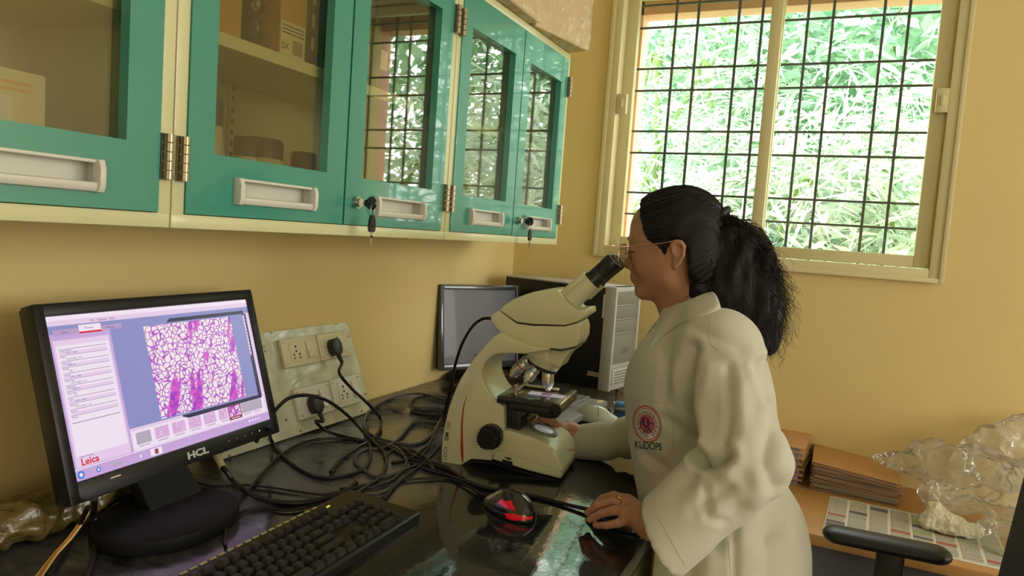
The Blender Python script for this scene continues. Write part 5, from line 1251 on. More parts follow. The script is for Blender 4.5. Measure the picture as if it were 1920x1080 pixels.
# sleeve folds on the far arm (rings across the forearm)
dv2 = (CU2-EL2)/np.linalg.norm(CU2-EL2); qa = (CV-EL2) @ dv2; ra = np.linalg.norm(CV-EL2-qa[:, None]*dv2, axis=1)
ring = np.exp(-((qa-.075)/.010)**2)*.006*(ra < .075)*(qa > .0)
fall = np.clip((np.linalg.norm(CV-CU, axis=1)-.065)/.05, 0, 1)*np.clip((np.linalg.norm(CV-CU2, axis=1)-.045)/.03, 0, 1)
CV = CV+N*((disp+nn_*.8-ring)*fall)[:, None]
CV = relax(CV, CF, 1, .2)
# keep the sleeves above the worktop
inside = (CV[:, 2] < TOP+.0015) & (CV[:, 0] < -.27) & (CV[:, 1] > 1.42)
CV[inside, 2] = np.where(CV[inside, 2] > TOP-.06, TOP+.0015, CV[inside, 2])
# body front must not pass through the worktop edge
low = (CV[:, 2] < TOP+.002) & (CV[:, 0] < WE+.008) & (CV[:, 0] > -.36) & (CV[:, 1] < 1.42); CV[low, 0] = WE+.008
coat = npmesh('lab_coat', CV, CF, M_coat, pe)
bvc = BVHTree.FromPolygons(CV.tolist(), CF.tolist())
# emblem: rings, centre, lettering, laid on the chest
M_er = mat('emblem_red', 'A8392F', .7); M_ed = mat('emblem_dark', '2B2C48', .7); M_ep = mat('emblem_rose', 'C4667A', .7); M_eg = mat('emblem_green', '24563A', .7); M_ew = mat('emblem_cloth', 'E4E0D6', .8)
m = MB()
def epix(a, r_):   # tilted oval in the photo
    x_, y_ = math.cos(a)*r_*26, math.sin(a)*r_*35; th = math.radians(-14)
    return (1213+x_*math.cos(th)-y_*math.sin(th)*1.0, 795+x_*math.sin(th)+y_*math.cos(th))
def eband(r0, r1, mi, off, n=48, a0=0, a1=2*math.pi):
    vs_ = []; fs = []
    for k in range(n+1):
        a = a0+(a1-a0)*k/n
        for r_ in (r0, (r0+r1)/2, r1): vs_.append(castpx(*epix(a, r_), bvc, off) or vs_[-1])
    for k in range(n):
        for j in (0, 1): fs.append([k*3+j, k*3+j+1, k*3+j+4, k*3+j+3])
    m.add(vs_, fs, mi)
for rr0 in np.linspace(0, .9, 6): eband(rr0, rr0+.18 if rr0 < .9 else 1.0, 4, .0009)
eband(.93, 1.0, 0, .0012); eband(.83, .875, 0, .0012); eband(.50, .54, 0, .0012); 
for rr0 in (0., .25): eband(rr0, rr0+.25, 2, .0012)
random.seed(3)
for k in range(30):    # ring of small script-like strokes
    a = k/30*2*math.pi+.1
    if 1.35 < a % 6.28 < 1.75: continue
    eband(.60, .64, 1, .0014, 3, a, a+.15); eband(.62, .76, 1, .0014, 1, a+.03, a+.075); 
    if k % 2: eband(.66, .71, 1, .0014, 2, a+.05, a+.15)
# little figures in the centre
def line(ps, wpx, mi, off=.0015):
    for (a, b) in zip(ps, ps[1:]):
        dx, dy = b[0]-a[0], b[1]-a[1]; L_ = math.hypot(dx, dy)+1e-6; nx_, ny_ = -dy/L_*wpx/2, dx/L_*wpx/2; n = max(1, int(L_/3)); vs_ = []
        for k in range(n+1):
            for s2 in (-1, 1): vs_.append(castpx(a[0]+dx*k/n+nx_*s2, a[1]+dy*k/n+ny_*s2, bvc, off) or vs_[-1])
        m.add(vs_, [[2*k, 2*k+1, 2*k+3, 2*k+2] for k in range(n)], mi)
line([(1205, 783), (1207, 797)], 3.5, 1); line([(1214, 785), (1216, 798)], 3.5, 1); line([(1203, 790), (1200, 797)], 2, 1); line([(1210, 781), (1209, 786)], 3, 1)
line([(1206, 797), (1216, 800), (1220, 812)], 2, 1); line([(1210, 799), (1208, 812)], 2, 1); line([(1214, 800), (1214, 813)], 1.6, 1); line([(1218, 792), (1226, 796)], 1.6, 1); line([(1203, 797), (1199, 804)], 1.6, 1)
# KUDOPS
cu = bpy.data.curves.new('t', 'FONT'); cu.body = 'KUDOPS'; cu.size = 22; cu.align_x = 'CENTER'; cu.align_y = 'CENTER'; cu.offset = .35
to = bpy.data.objects.new('t', cu); COL.objects.link(to); dg = bpy.context.evaluated_depsgraph_get(); me = to.evaluated_get(dg).to_mesh()
bmt = bmesh.new(); bmt.from_mesh(me); bmesh.ops.triangulate(bmt, faces=bmt.faces[:]); bmesh.ops.subdivide_edges(bmt, edges=[e for e in bmt.edges if e.calc_length() > 4], cuts=1)
bmesh.ops.triangulate(bmt, faces=bmt.faces[:]); bmt.verts.index_update()
vs_ = []
xs_ = [v.co.x for v in bmt.verts]; xa, xb = min(xs_), max(xs_)
for v in bmt.verts:
    fx = (v.co.x-xa)/(xb-xa)*50-25
    q = castpx(1215.5+fx, 836.5+fx*.10-v.co.y*.88+abs(fx)*.0, bvc, .0014); vs_.append(q if q else vs_[-1])
m.add(vs_, [[v.index for v in f.verts] for f in bmt.faces], 3); bmt.free(); to.evaluated_get(dg).to_mesh_clear(); bpy.data.objects.remove(to); bpy.data.curves.remove(cu)
em = m.build('emblem', [M_er, M_ed, M_ep, M_eg, M_ew], coat)
# seams on the coat
m = MB()
def seam(ps, r_=.0006):
    q = [castpx(p.x, p.y, bvc, .0001) for p in spline([(a, b, 0) for a, b in ps], 8)]; q = [a for a in q if a]
    if len(q) > 3: m.tube(q, r_, 4)
seam([(1181, 745), (1215, 752), (1248, 757)]); seam([(1248, 757), (1262, 800), (1262, 850)]); seam([(1318, 586), (1332, 610), (1330, 640), (1345, 655)])
seam([(1366, 1015), (1368, 1050), (1370, 1078)]); seam([(1262, 585), (1250, 610), (1238, 640)]); seam([(1232, 965), (1262, 1020), (1285, 1062)])
m.build('stitching', mat('stitching', 'B4B19C', .8), coat)
# lavender tunic edge showing at the coat opening
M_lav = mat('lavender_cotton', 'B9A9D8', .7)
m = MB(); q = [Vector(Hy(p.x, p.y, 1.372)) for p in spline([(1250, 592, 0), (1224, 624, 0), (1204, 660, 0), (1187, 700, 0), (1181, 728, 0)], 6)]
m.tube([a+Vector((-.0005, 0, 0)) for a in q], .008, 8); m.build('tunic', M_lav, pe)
m = MB(); a = castpx(1226, 622, bvc, .002) or Vector(Hy(1226, 622, 1.33)); m.sphere(a, .0045, sc=(.6, 1, 1)); m.build('button', M_plas, coat)
# turned down collar and lapel, laid over the shoulders
inn = [(1249, 586, 1.372), (1262, 578, 1.325), (1286, 566, 1.305), (1312, 554, 1.318), (1328, 549, 1.36)]
outp = [(1217, 654), (1238, 634), (1272, 612), (1314, 594), (1352, 578)]
IN = spline([Vector(Hy(*a)) for a in inn], 8); OU = spline([(a, b, 0) for a, b in outp], 8); OUT = [castpx(p.x, p.y, bvc, .003) for p in OU]
lastq = next(q for q in OUT if q); vs_ = []; fs = []; nr = 9
for i, (a, b) in enumerate(zip(IN, OUT)):
    if b is None: b = lastq
    lastq = b
    for j in range(nr+1):
        t = j/nr; p = a.lerp(b, t)+Vector((.1, -.35, .9)).normalized()*(.012*math.sin(math.pi*t)**.8)
        vs_.append(p)
for i in range(len(IN)-1):
    for j in range(nr): fs.append([i*(nr+1)+j, i*(nr+1)+j+1, (i+1)*(nr+1)+j+1, (i+1)*(nr+1)+j])
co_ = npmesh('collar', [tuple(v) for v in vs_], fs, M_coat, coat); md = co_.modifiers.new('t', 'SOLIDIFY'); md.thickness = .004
# brows, lashes, lips
bvh = BVHTree.FromPolygons(HV.tolist(), HF.tolist())
def castdir(p, d):
    h_ = bvh.ray_cast(Vector(p)-Vector(d)*.1, Vector(d)); return h_[0]
m = MB()
for sd in (-1, 1):
    q = []
    for t in np.linspace(0, 1, 9):
        p0 = Hy(1182+t*16, 449-3*math.sin(t*2.6), YH)+np.array([-.03, sd*(.010+.036*t), 0]); c = castdir(p0, (1, 0, 0)); 
        if c: q.append(c)
    m.tube(q, .0022, 6, radii=[.0012+.0013*math.sin(math.pi*min(1, .2+i/9)) for i in range(len(q))], flat=.6)
m.build('eyebrows', M_hairb, pe)
m = MB()
for sd in (-1, 1):
    q = []
    for t in np.linspace(0, 1, 9):
        p0 = Hy(1190, 471+2*math.sin(t*3.1), YH)+np.array([-.03, sd*(.019+.026*t), 0]); c = castdir(p0, (1, 0, 0))
        if c: q.append(c+Vector((-.0008, 0, 0)))
    m.tube(q, .0011, 5)
    for c in q: m.tube([c, c+Vector((-.005, 0, -.003))], .0004, 4)
m.build('eyelashes', M_hairb, pe)
# ---- hair
s_ = SDF((-.46, 1.27, 1.15), (-.12, 1.48, 1.55), .0030)
s_.ell(h(1278, 433), (.0855, .0755, .0855), .01); s_.ell(h(1230, 425), (.050, .062, .058), .03); s_.ell(h(1302, 485), (.070, .075, .085), .02); s_.cap(h(1310, 500), h(1318, 548), .045, .030, .03)
hp = [(1140, 300), (1420, 300), (1430, 575), (1296, 560), (1291, 520), (1290, 470), (1279, 450), (1262, 449), (1253, 462), (1249, 482), (1243, 478), (1232, 462), (1214, 449), (1205, 430), (1199, 408), (1195, 388), (1188, 366)]
pp = np.array([(lambda p: (p[0], p[2]))(Hy(a, b, 1.305)) for a, b in hp])
X, Z = np.meshgrid(s_.ax[0], s_.ax[2], indexing='ij'); dmin = seg_d(X, Z, [tuple(p) for p in pp]+[tuple(pp[0])])
ins = np.zeros(X.shape, bool)
for i in range(len(pp)):
    (xa, za), (xb, zb) = pp[i], pp[(i+1) % len(pp)]; c_ = ((za > Z) != (zb > Z)) & (X < (xb-xa)*(Z-za)/(zb-za+1e-12)+xa); ins ^= c_
pd = np.where(ins, -dmin, dmin)[:, None, :].astype(np.float32); B = pd*np.ones_like(s_.D)
s_.D = np.maximum(s_.D, B)
V, F = s_.mesh(); V = relax(V, F, 2); N = vnormals(V, F)
tie = h(1352, 408)
# combed grooves that run from the hairline to the tie
rel = V-tie; az = np.arctan2(rel[:, 1], -rel[:, 0]*.6+rel[:, 2]*0+.05); el = np.arctan2(rel[:, 2], np.hypot(rel[:, 0], rel[:, 1]))
V = V+N*(np.sin(el*85+np.sin(az*7)*1.5)*.0007+np.sin(az*60)*.0006)[:, None]
hair = npmesh('hair', V, F, M_hairb, pe)
bvhair = BVHTree.FromPolygons(V.tolist(), F.tolist())
s_ = SDF((-.33, 1.26, 1.03), (-.03, 1.50, 1.42), .0040)
tail = [((1372, 432), (.030, .030, .032)), ((1392, 470), (.050, .042, .050)), ((1385, 520), (.064, .050, .060)), ((1400, 565), (.060, .050, .055)), ((1418, 605), (.046, .042, .045)), ((1430, 638), (.028, .030, .030)), ((1330, 490), (.046, .050, .060)), ((1340, 545), (.050, .050, .045)), ((1320, 530), (.030, .045, .040))]
for (c, r_) in tail: s_.ell(Hy(c[0], c[1], 1.365), r_, .025)
V, F = s_.mesh(); N = vnormals(V, F)
V = V+N*np.array([noise.noise(Vector((v[0]*60, v[1]*60, v[2]*22)))*.006+noise.noise(Vector((v[0]*25, v[1]*25, v[2]*12)))*.006 for v in V])[:, None]
pt = npmesh('ponytail', V, F, M_hairb, pe)
# wavy strands
m = MB(); r = np.random.RandomState(12)
ends = [(1296, 520), (1300, 550), (1330, 565), (1360, 590), (1390, 615), (1410, 640), (1430, 662), (1446, 664), (1455, 640), (1462, 610), (1470, 585), (1462, 555), (1450, 520), (1440, 490)]
def strand(e, mid, rad_, wav, n=22):
    t0 = Hy(1354+r.normal()*5, 410+r.normal()*5, 1.37+r.normal()*.010); e3 = Hy(e[0], e[1], 1.365+r.normal()*.030); m3 = Hy(mid[0], mid[1], 1.365+r.normal()*.032)
    ph = r.rand()*6.28; ph2 = r.rand()*6.28; fr = 3+3*r.rand(); pts = []
    for i in range(n+1):
        t = i/n; p = (1-t)**2*t0+2*t*(1-t)*m3+t*t*e3; a = wav*min(1, t*2.2)
        p = p+np.array([math.sin(t*6.28*fr+ph)*a, math.sin(t*6.28*fr*.9+ph2)*a, math.cos(t*6.28*fr*.7+ph)*a*.6]); pts.append(p)
    m.tube(pts, rad_, 4, radii=[rad_*(1-.6*(i/n)) for i in range(n+1)])
for k in range(1300):
    i = r.rand()*(len(ends)-1); j = int(i); f_ = i-j; e = (ends[j][0]*(1-f_)+ends[j+1][0]*f_+r.normal()*7, ends[j][1]*(1-f_)+ends[j+1][1]*f_+r.normal()*7)
    sft = (i/(len(ends)-1)); mid = (1322+sft*128+r.normal()*12, 465+r.normal()*12-sft*35)
    strand(e, mid, .0007, .004+.004*r.rand())
for k in range(200):      # loose flyaway ends
    i = r.rand()*8+4; j = min(int(i), len(ends)-2); e = (ends[j][0]+10+r.rand()*22, ends[j][1]+r.normal()*16); mid = (1440+r.normal()*14, 450+r.normal()*16)
    strand(e, mid, .00045, .009)
for k in range(26): 
    e = (1335+r.normal()*18, 585+r.normal()*10); mid = (1300+r.normal()*6, 520+r.normal()*10); strand(e, mid, .0008, .003)
m.build('hair_strands', M_hairb, pt)
# combed strands over the cap
m = MB()
for k in range(260):
    a0 = r.rand()*math.pi*1.05-.25; yy = r.uniform(-.074, .074); 
    st = h(1278, 433)+np.array([-math.cos(a0)*.11, yy, math.sin(a0)*.11])
    pts = []
    for i in range(15):
        t = i/14; p = st*(1-t)+tie*t+np.array([0, (r.rand()-.5)*0, 0]); c0_ = h(1285, 440); d_ = (p-c0_); d_ /= np.linalg.norm(d_)+1e-9
        q = bvhair.ray_cast(Vector(c0_+d_*.2), Vector(-d_))
        if q[0] is not None: pts.append(q[0]+Vector(d_)*.0004)
    if len(pts) > 8: m.tube(pts, .0007, 4)
m.build('combed_strands', M_hairb, hair)
m = MB(); ring_ = []
for a in np.linspace(0, 2*math.pi, 29): ring_.append(tie+np.array([math.sin(a)*.006*0+math.cos(a)*.010, math.sin(a)*.019, math.cos(a)*.016]))
m.tube(ring_, .0065, 8); 
for k in range(14):
    a = k/14*6.28; m.sphere(tie+np.array([math.cos(a)*.011, math.sin(a)*.020, math.cos(a)*.017]), .0055, n=6)
m.build('hair_tie', mat('tie_black', '16161C', .5), hair)
# ---- glasses
gl = MB(); gx = h(1178, 478)[0]
fr_ = []
for sd in (-1, 1):
    cy_ = YH+sd*.033; cz_ = h(1178, 478)[2]
    ring_ = []
    for a in np.linspace(0, 2*math.pi, 33):
        ca, sa = math.cos(a), math.sin(a); ring_.append((gx-.002+.0008*0, cy_+math.copysign(abs(ca)**.7, ca)*.0245, cz_+math.copysign(abs(sa)**.7, sa)*.0215))
    gl.tube(ring_, .0011, 6); fr_.append(ring_)
    gl.tube([(gx-.001, cy_+sd*.0245, cz_+.010), (gx+.004, cy_+sd*.030, cz_+.012), tuple(h(1215, 460, sd*.068)), tuple(hs(1240, 456.5, .0745, sd)), tuple(hs(1262, 452, .078, sd)), tuple(hs(1284, 462, .074, sd))], .0011, 6)
    gl.tube([(gx+.001, YH+sd*.010, cz_+.004), (gx+.008, YH+sd*.0095, cz_-.002)], .0007, 5)
gl.tube([(gx-.002, YH-.009, cz_+.008), (gx-.004, YH, cz_+.012), (gx-.002, YH+.009, cz_+.008)], .001, 6)
go = gl.build('glasses', mat('rose_gold', 'D9A08A', .3, metal=1.), pe)
lm = MB()
for ring_ in fr_: lm.add([Vector(p) for p in ring_[:-1]], [list(range(len(ring_)-1))]); lm.add([Vector(p)+Vector((.001, 0, 0)) for p in ring_[:-1]], [list(range(len(ring_)-1))[::-1]])
lm.build('lens', glass_mat('spectacle_glass', (.97, .97, 1.), 1.2), go)
# finger ring
f_ = fing[1]; c = f_[0]*.35+f_[1]*.65; ax_ = Vector(f_[1]-f_[0]).normalized()
m = MB(); m.lathe([(.0092, -.0014), (.0100, -.0014), (.0100, .0014), (.0092, .0014)], Vector(c), ax_, 28, caps=False); m.sphere(Vector(c)+Vector((0, -.004, .0105)), .0045, sc=(1.2, 1, .6), n=8)
m.build('finger_ring', M_gold, pe)
# nails
m = MB()
bvl = BVHTree.FromPolygons(LV.tolist(), LF.tolist())
for f_, r_ in zip(fing, rad):
    tip = Vector(f_[3]); pr = Vector(f_[2]); d_ = (tip-pr).normalized(); 
    up_ = Vector((0, 0, 1)); up_ = (up_-d_*up_.dot(d_)).normalized(); sd_ = d_.cross(up_)
    vs_ = []; fs = []
    for i in range(5):
        for j in range(5):
            o_ = tip+d_*((i-2)*.0021+.0005)+sd_*((j-2)*.0019); q = bvl.ray_cast(o_+up_*.02, -up_); vs_.append((q[0]+up_*.0003) if q[0] else o_+up_*r_[3])
    for i in range(4):
        for j in range(4): fs.append([i*5+j, i*5+j+1, (i+1)*5+j+1, (i+1)*5+j])
    m.add(vs_, fs, 0, True)
m.build('nails', mat('nail', 'C99A80', .3), pe)
# trousers and shoes
s_ = SDF((-.50, 1.10, .0), (.10, 1.66, .70), .010)
for sd in (-1, 1): s_.cap((hx, 1.38+sd*.085, .60), (hx-.01, 1.38+sd*.085, .46), .090, .068, .03); s_.cap((hx-.01, 1.38+sd*.085, .46), (hx+.01, 1.38+sd*.085, .13), .066, .058, .02)
V, F = s_.mesh(); npmesh('trousers', V, F, mat('trouser_cotton', 'CFC9C0', .8), pe)
for sd in (-1, 1):
    s_ = SDF((-.50, 1.10, -.01), (.10, 1.66, .20), .006); s_.cap((hx+.03, 1.38+sd*.085, .05), (hx-.14, 1.38+sd*.09, .038), .044, .036, .02); V, F = s_.mesh(); V[:, 2] = np.maximum(V[:, 2], .001); npmesh('shoe', V, F, M_black, pe)
# ---------------------------------------------------------------- wooden table at the right
TZ = .693
M_wood = mat('table_laminate', 'C6965C', .4, noise_amt=.12, noise_scale=8, stretch=(1, 8, 1))
tb_ = thing('table', 'low wooden table under the window with files and newspaper', 'table', (.45, 2.19, 0))
MB().box((-.10, 1.90, TZ-.028), (1.25, YB-.003, TZ), bev=.002).build('tabletop', M_wood, tb_)
MB().box((-.08, 1.93, TZ-.14), (1.23, YB-.02, TZ-.029)).build('apron', mat('steel_blue_grey', '5B5D66', .45), tb_)
for x in (-.06, .18, 1.21):
    for y in (1.95, YB-.05): MB().box((x-.018, y-.018, 0), (x+.018, y+.018, TZ-.14)).build('leg', mat('leg_dark', '3A3632', .5), tb_)
MB().box((-.04, 2.0, .12), (1.19, YB-.05, .15)).build('shelf', mat('brown_board', '5E4630', .6), tb_)
def tz(px, py, z=0.): return P(px, py, 'z', TZ+z)
M_fold = mat('folder_card', 'C99A62', .75, noise_amt=.07, noise_scale=15); M_fold2 = mat('folder_card_dull', 'AE8A62', .75, noise_amt=.07, noise_scale=15); M_pap = mat('file_papers', 'B9A9AE', .8, noise_amt=.35, noise_scale=220, stretch=(.02, .02, 1), col2='6B5560')
M_pap2 = mat('file_papers_blue', '9FB0B4', .8, noise_amt=.3, noise_scale=220, stretch=(.02, .02, 1), col2='68787E')
def file_folder(M, L_, D_, H_, label, group, pm=M_pap, fm=M_fold, tilt=0.):
    t = thing('file_folder', label, 'folder', M.translation, group); c = .0016
    MB().box((0, 0, 0), (L_, D_, c), M=M, bev=.0004).build('cover', fm, t)
    MB().box((.006, .004, c), (L_-.010, D_-.006, H_-c), M=M).build('papers', pm, t)
    MB().box((0, 0, H_-c), (L_+.003, D_, H_), M=M, bev=.0004).build('cover', fm, t)
    return t
# right pile: front edge along pixels (1517,915)-(1690,950)
a = tz(1517, 917); b = tz(1688, 951); ux_ = (b-a); L_ = ux_.length; ux_.normalize(); uy_ = Vector((-ux_.y, ux_.x, 0))
top_r = P(1690, 905, 'y', b.y); Hp = top_r.z-TZ; print('pile', a, b, L_, Hp, 'y room', a.y)
labels = ['bottom file of the right hand pile, lying on the newspaper edge', 'second file from the bottom in the right hand pile, with bluish papers', 'third file from the bottom in the right hand pile', 'middle file of the right hand pile', 'third file from the top of the right hand pile', 'second file from the top of the right hand pile', 'topmost tan file of the right hand pile beside the clear plastic']
z = .0008; n = 7; D_ = .235
for k in range(n):
    Hk = (Hp-.006)/n*(.85 if k == 0 else 1.02); M = Matrix.Identity(4); o_ = a+ux_*(random.uniform(-.004, .006))+uy_*random.uniform(-.004, .006); an = random.uniform(-.02, .02)
    e1_ = (ux_*math.cos(an)+uy_*math.sin(an)); e2_ = Vector((-e1_.y, e1_.x, 0))
    for i in range(3): M[i][0] = e1_[i]; M[i][1] = e2_[i]; M[i][2] = (0, 0, 1)[i]; M[i][3] = (o_.x, o_.y, TZ+z)[i]
    M = M @ Matrix.Translation((L_, 0, 0)) @ Matrix.Rotation(.015*k, 4, 'Y') @ Matrix.Translation((-L_, 0, 0)); file_folder(M, L_-random.uniform(0, .01), D_, Hk-.0006, labels[k], 'files in the right hand pile', M_pap2 if k < 2 else M_pap, M_fold if k == 6 else M_fold2); z += Hk
# left pile
a2 = tz(1440, 900); b2 = tz(1499, 913); ux_ = (b2-a2); L2_ = .11; ux_.normalize(); uy_ = Vector((-ux_.y, ux_.x, 0)); tp_ = P(1512, 862, 'y', b2.y); Hq = (tp_.z-TZ)*1.35; print('pile2', a2, b2, Hq)
lab2 = ['bottom file of the pile against the lab coat', 'second file from the bottom of the pile against the lab coat', 'third file from the bottom of the pile against the lab coat', 'fourth file from the bottom of the pile against the lab coat', 'third file from the top of the pile against the lab coat', 'second file from the top of the pile against the lab coat', 'topmost orange tan file of the pile against the lab coat']
z = .0008
for k in range(7):
    Hk = Hq/7*1.0; M = Matrix.Identity(4); an = random.uniform(-.02, .02)+(.03 if k > 4 else 0); e1_ = (ux_*math.cos(an)+uy_*math.sin(an)); e2_ = Vector((-e1_.y, e1_.x, 0)); o_ = b2-e1_*.20+uy_*random.uniform(-.004, .006)+ux_*random.uniform(-.004, .004)
    for i in range(3): M[i][0] = e1_[i]; M[i][1] = e2_[i]; M[i][2] = (0, 0, 1)[i]; M[i][3] = (o_.x, o_.y, TZ+z)[i]
    file_folder(M, .20, .235, Hk-.0006, lab2[k], 'files in the pile against the coat', M_pap, M_fold if k > 5 else M_fold2); z += Hk
# newspaper
nq = [tz(1549, 929), tz(1700, 953), tz(1865, 1000), tz(1862, 1064), tz(1770, 1050), tz(1543, 992)]
o_ = nq[5]; e1_ = (tz(1862, 1066)-o_); e1_.z = 0; e1_.normalize(); e2_ = Vector((-e1_.y, e1_.x, 0)); NM = Matrix.Identity(4)
for i in range(3): NM[i][0] = e1_[i]; NM[i][1] = e2_[i]; NM[i][2] = (0, 0, 1)[i]; NM[i][3] = (o_.x, o_.y, TZ+.0003)[i]
NW, NH = (tz(1900, 1075)-o_).length, (nq[0]-o_).length*1.0; print('news', NW, NH)
M_news = mat('newsprint', 'D9D6C4', .85); M_nink = mat('news_ink', '77776E', .9); M_ng = mat('news_green', '9DB07A', .85); M_nr = mat('news_red', 'B06A60', .85); M_nb = mat('news_photo', '6C6670', .85)
m = MB(); m.box((-.0, -.0, 0), (NW, NH, .0010), 0, M=NM); m.box((.004, .003, .0010), (NW, NH-.002, .0018), 0, M=NM)
rr = random.Random(4); zt = .00185
cols = 8; cw = NW/cols
for c_ in range(cols):
    y_ = .012
    while y_ < NH-.012:
        kind_ = rr.random()
        if kind_ < .09 and y_ < NH-.05:
            hgt = rr.uniform(.016, .030); m.box((c_*cw+.003, y_, zt), (c_*cw+cw-.003, y_+hgt, zt+.0001), rr.choice([2, 3, 4, 4]), M=NM); y_ += hgt+.003
        elif kind_ < .22: m.box((c_*cw+.003, y_, zt), (c_*cw+cw-.004, y_+.0035, zt+.0001), 1, M=NM); y_ += .007
        else:
            for q in range(5):
                if y_ > NH-.01: break
                x_ = c_*cw+.003
                while x_ < c_*cw+cw-.006:
                    l_ = rr.uniform(.003, .009); l_ = min(l_, c_*cw+cw-.004-x_); m.box((x_, y_, zt), (x_+l_, y_+.0013, zt+.0001), 1, M=NM); x_ += l_+.0014
                y_ += .0030
nw = m.build('newspaper', [M_news, M_nink, M_ng, M_nr, M_nb]); tag(nw, 'newspaper spread on the wooden table in front of the files', 'newspaper')
# film and tissue
def film(name, label, cat, lo, hi, hstep, blobs, mt, amp, freq, floor_z):
    s_ = SDF(lo, hi, hstep)
    for c, r_ in blobs: s_.ell(c, r_, .015)
    V, F = s_.mesh(); N = vnormals(V, F)
    d = np.array([(1-abs(noise.noise(Vector(v)*freq))*3)*.6+noise.noise(Vector(v)*freq*.45)*1.4+.4*(1-abs(noise.noise(Vector(v)*freq*2.6+Vector((3, 1, 2))))*3) for v in V])
    V = V+N*(d*amp)[:, None]; V[:, 2] = np.maximum(V[:, 2], floor_z); V[:, 1] = np.minimum(V[:, 1], YB-.003)
    o = npmesh(name, V, F, mt, smooth=False); return tag(o, label, cat)
def film_mat():
    m = bpy.data.materials.new('clear_film'); m.use_nodes = True; t = m.node_tree; t.nodes.clear(); o = t.nodes.new('ShaderNodeOutputMaterial')
    tr = t.nodes.new('ShaderNodeBsdfTransparent'); gl_ = t.nodes.new('ShaderNodeBsdfGlossy'); di = t.nodes.new('ShaderNodeBsdfDiffuse'); a_ = t.nodes.new('ShaderNodeMixShader'); b_ = t.nodes.new('ShaderNodeMixShader'); fr = t.nodes.new('ShaderNodeLayerWeight')
    tr.inputs[0].default_value = (.96, .96, .93, 1); gl_.inputs['Roughness'].default_value = .12; di.inputs[0].default_value = (.8, .8, .72, 1); fr.inputs['Blend'].default_value = .22
    a_.inputs[0].default_value = .22; t.links.new(tr.outputs[0], a_.inputs[1]); t.links.new(di.outputs[0], a_.inputs[2]); t.links.new(fr.outputs['Fresnel'], b_.inputs[0]); t.links.new(a_.outputs[0], b_.inputs[1]); t.links.new(gl_.outputs[0], b_.inputs[2]); t.links.new(b_.outputs[0], o.inputs[0]); return m
ys = 2.27; bl = []
for (px, py, y_, rx, ry, rz) in ((1765, 870, 2.30, .085, .06, .055), (1830, 890, 2.27, .10, .08, .075), (1885, 920, 2.20, .09, .09, .085), (1700, 868, 2.33, .06, .035, .022), (1665, 862, 2.35, .04, .02, .010), (1880, 860, 2.38, .10, .04, .09), (1910, 1010, 2.10, .09, .08, .06), (1800, 935, 2.20, .09, .06, .035), (1940, 820, 2.40, .08, .03, .05)):
    p = P(px, py, 'y', y_); bl.append(((p.x, p.y, max(p.z, TZ+.01)), (rx, ry, rz)))
film('clear_plastic_bag', 'big crumpled clear plastic bag spilling over the table beside the files', 'bag', (.05, 1.95, TZ), (.75, 2.479, 1.06), .0065, bl, film_mat(), .012, 13, TZ+.003)
p = P(1775, 985, 'z', TZ+.02)
film('tissue_paper', 'white crumpled tissue on the newspaper below the clear plastic', 'tissue', (p.x-.12, p.y-.10, TZ), (p.x+.14, p.y+.12, TZ+.14), .004, [((p.x, p.y, TZ+.018), (.055, .035, .022)), ((p.x-.025, p.y+.02, TZ+.03), (.02, .02, .028)), ((p.x+.04, p.y, TZ+.02), (.04, .03, .02))], mat('tissue_white', 'E0DCC4', .7, trans=.0), .008, 34, TZ+.003)
# ---------------------------------------------------------------- office chair
ch = thing('office_chair', 'black office chair at the right edge, armrest toward the table', 'chair', (.30, 1.55, 0))
M_chb = mat('chair_black', '14181A', .38, bump=.05, bump_scale=300)
ya = 1.70; a = P(1556, 992, 'y', ya); b = P(1772, 1036, 'y', ya); az_ = (a.z+b.z)/2; print('arm', a, b)
s_ = SDF((a.x-.06, ya-.07, az_-.06), (b.x+.06, ya+.07, az_+.06), .0035)
s_.cap((a.x+.018, ya, a.z-.008), (b.x-.018, ya, b.z-.008), .033, .033, .01, sc=(1, 1.15, .52)); V, F = s_.mesh(); V = relax(V, F, 2)
npmesh('armrest', V, F, M_chb, ch)
m = MB(); c_ = P(1668, 1060, 'y', ya); m.box((c_.x-.028, ya-.014, .45), (c_.x+.026, ya+.014, az_-.02), bev=.006); m.box((c_.x-.028, ya-.25, .44), (c_.x+.026, ya+.014, .46), bev=.004); m.build('armrest_post', M_chb, ch)
m = MB(); m.box((c_.x-.028, 1.25-.014, .45), (c_.x+.026, 1.25+.014, az_-.02), bev=.006); 
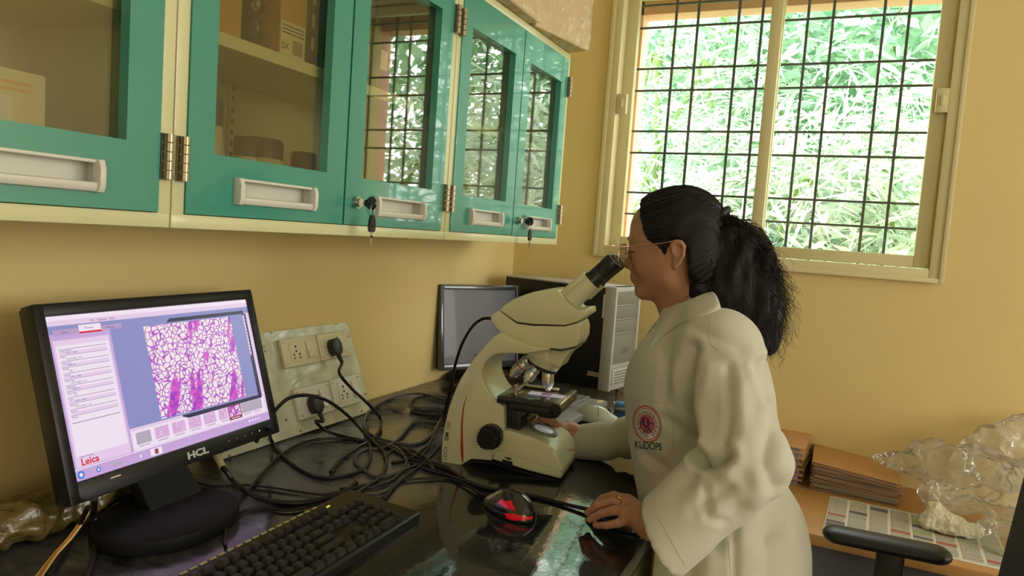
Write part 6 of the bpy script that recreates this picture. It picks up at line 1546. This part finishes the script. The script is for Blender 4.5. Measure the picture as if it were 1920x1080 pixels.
s_ = SDF((.02, 1.20, .40), (.56, 1.76, .56), .008); s_.ell((.26, 1.475, .48), (.25, .23, .045), .01); V, F = s_.mesh(); npmesh('seat', V, F, mat('seat_fabric', '1B1D20', .85, bump=.2, bump_scale=600), ch)
# backrest: its near edge follows the dark slab at the photo's right border
q0 = P(1866, 1080, 'y', ya-.04); q1 = P(1918, 880, 'y', ya-.04); print('back', q0, q1)
m = MB(); d_ = (q1-q0); up_ = d_.normalized(); 
bp = [q0-up_*.18, q0, q1, q1+up_*.10]
rows_ = []
m.prism([bp[0], bp[0]+Vector((.06, 0, 0)), bp[3]+Vector((.055, 0, 0)), bp[3]], (0, -.42, 0), bev=.018, smooth=True); m.build('backrest', mat('seat_fabric', '1B1D20'), ch)
m = MB(); m.box((q0.x+.02, 1.42, .44), (q0.x+.05, 1.50, q0.z), bev=.004); m.box((.24, 1.42, .43), (q0.x+.05, 1.50, .45), bev=.004); m.build('back_bracket', M_chb, ch)
m = MB(); m.cyl((.27, 1.47, .10), (.27, 1.47, .44), .025, n=20); m.build('gas_column', M_chb, ch)
for k in range(5):
    a_ = k*2*math.pi/5; e = Vector((.27+math.cos(a_)*.26, 1.47+math.sin(a_)*.26, .075)); l_ = MB().tube([(.27, 1.47, .11), ((.27+e.x)/2, (1.47+e.y)/2, .10), tuple(e)], .018, 8).build('base_spoke', M_chb, ch)
    MB().cyl((e.x, e.y-.012, .028), (e.x, e.y+.012, .028), .027, n=18).cyl((e.x, e.y, .03), (e.x, e.y, .08), .006, n=8).build('caster', M_black, l_)
# ---------------------------------------------------------------- unseen ceiling tube lights, added as fill
for k, (x, y) in enumerate(((.8, .2), (.8, -1.8))):
    t = thing('fill_tube_light', ['added fill tube on the unseen ceiling, nearer the window', 'added fill tube on the unseen ceiling, farther from the window'][k], 'fill light', (x, y, ZC), 'added ceiling fill tubes')
    MB().box((x-.03, y-.62, ZC-.05), (x+.03, y+.62, ZC-.001), bev=.004).build('housing', M_plas, t)
    MB().cyl((x, y-.6, ZC-.065), (x, y+.6, ZC-.065), .013, n=16).build('tube', emis('fill_tube_glow', 'FFFFFF', 4.), t)
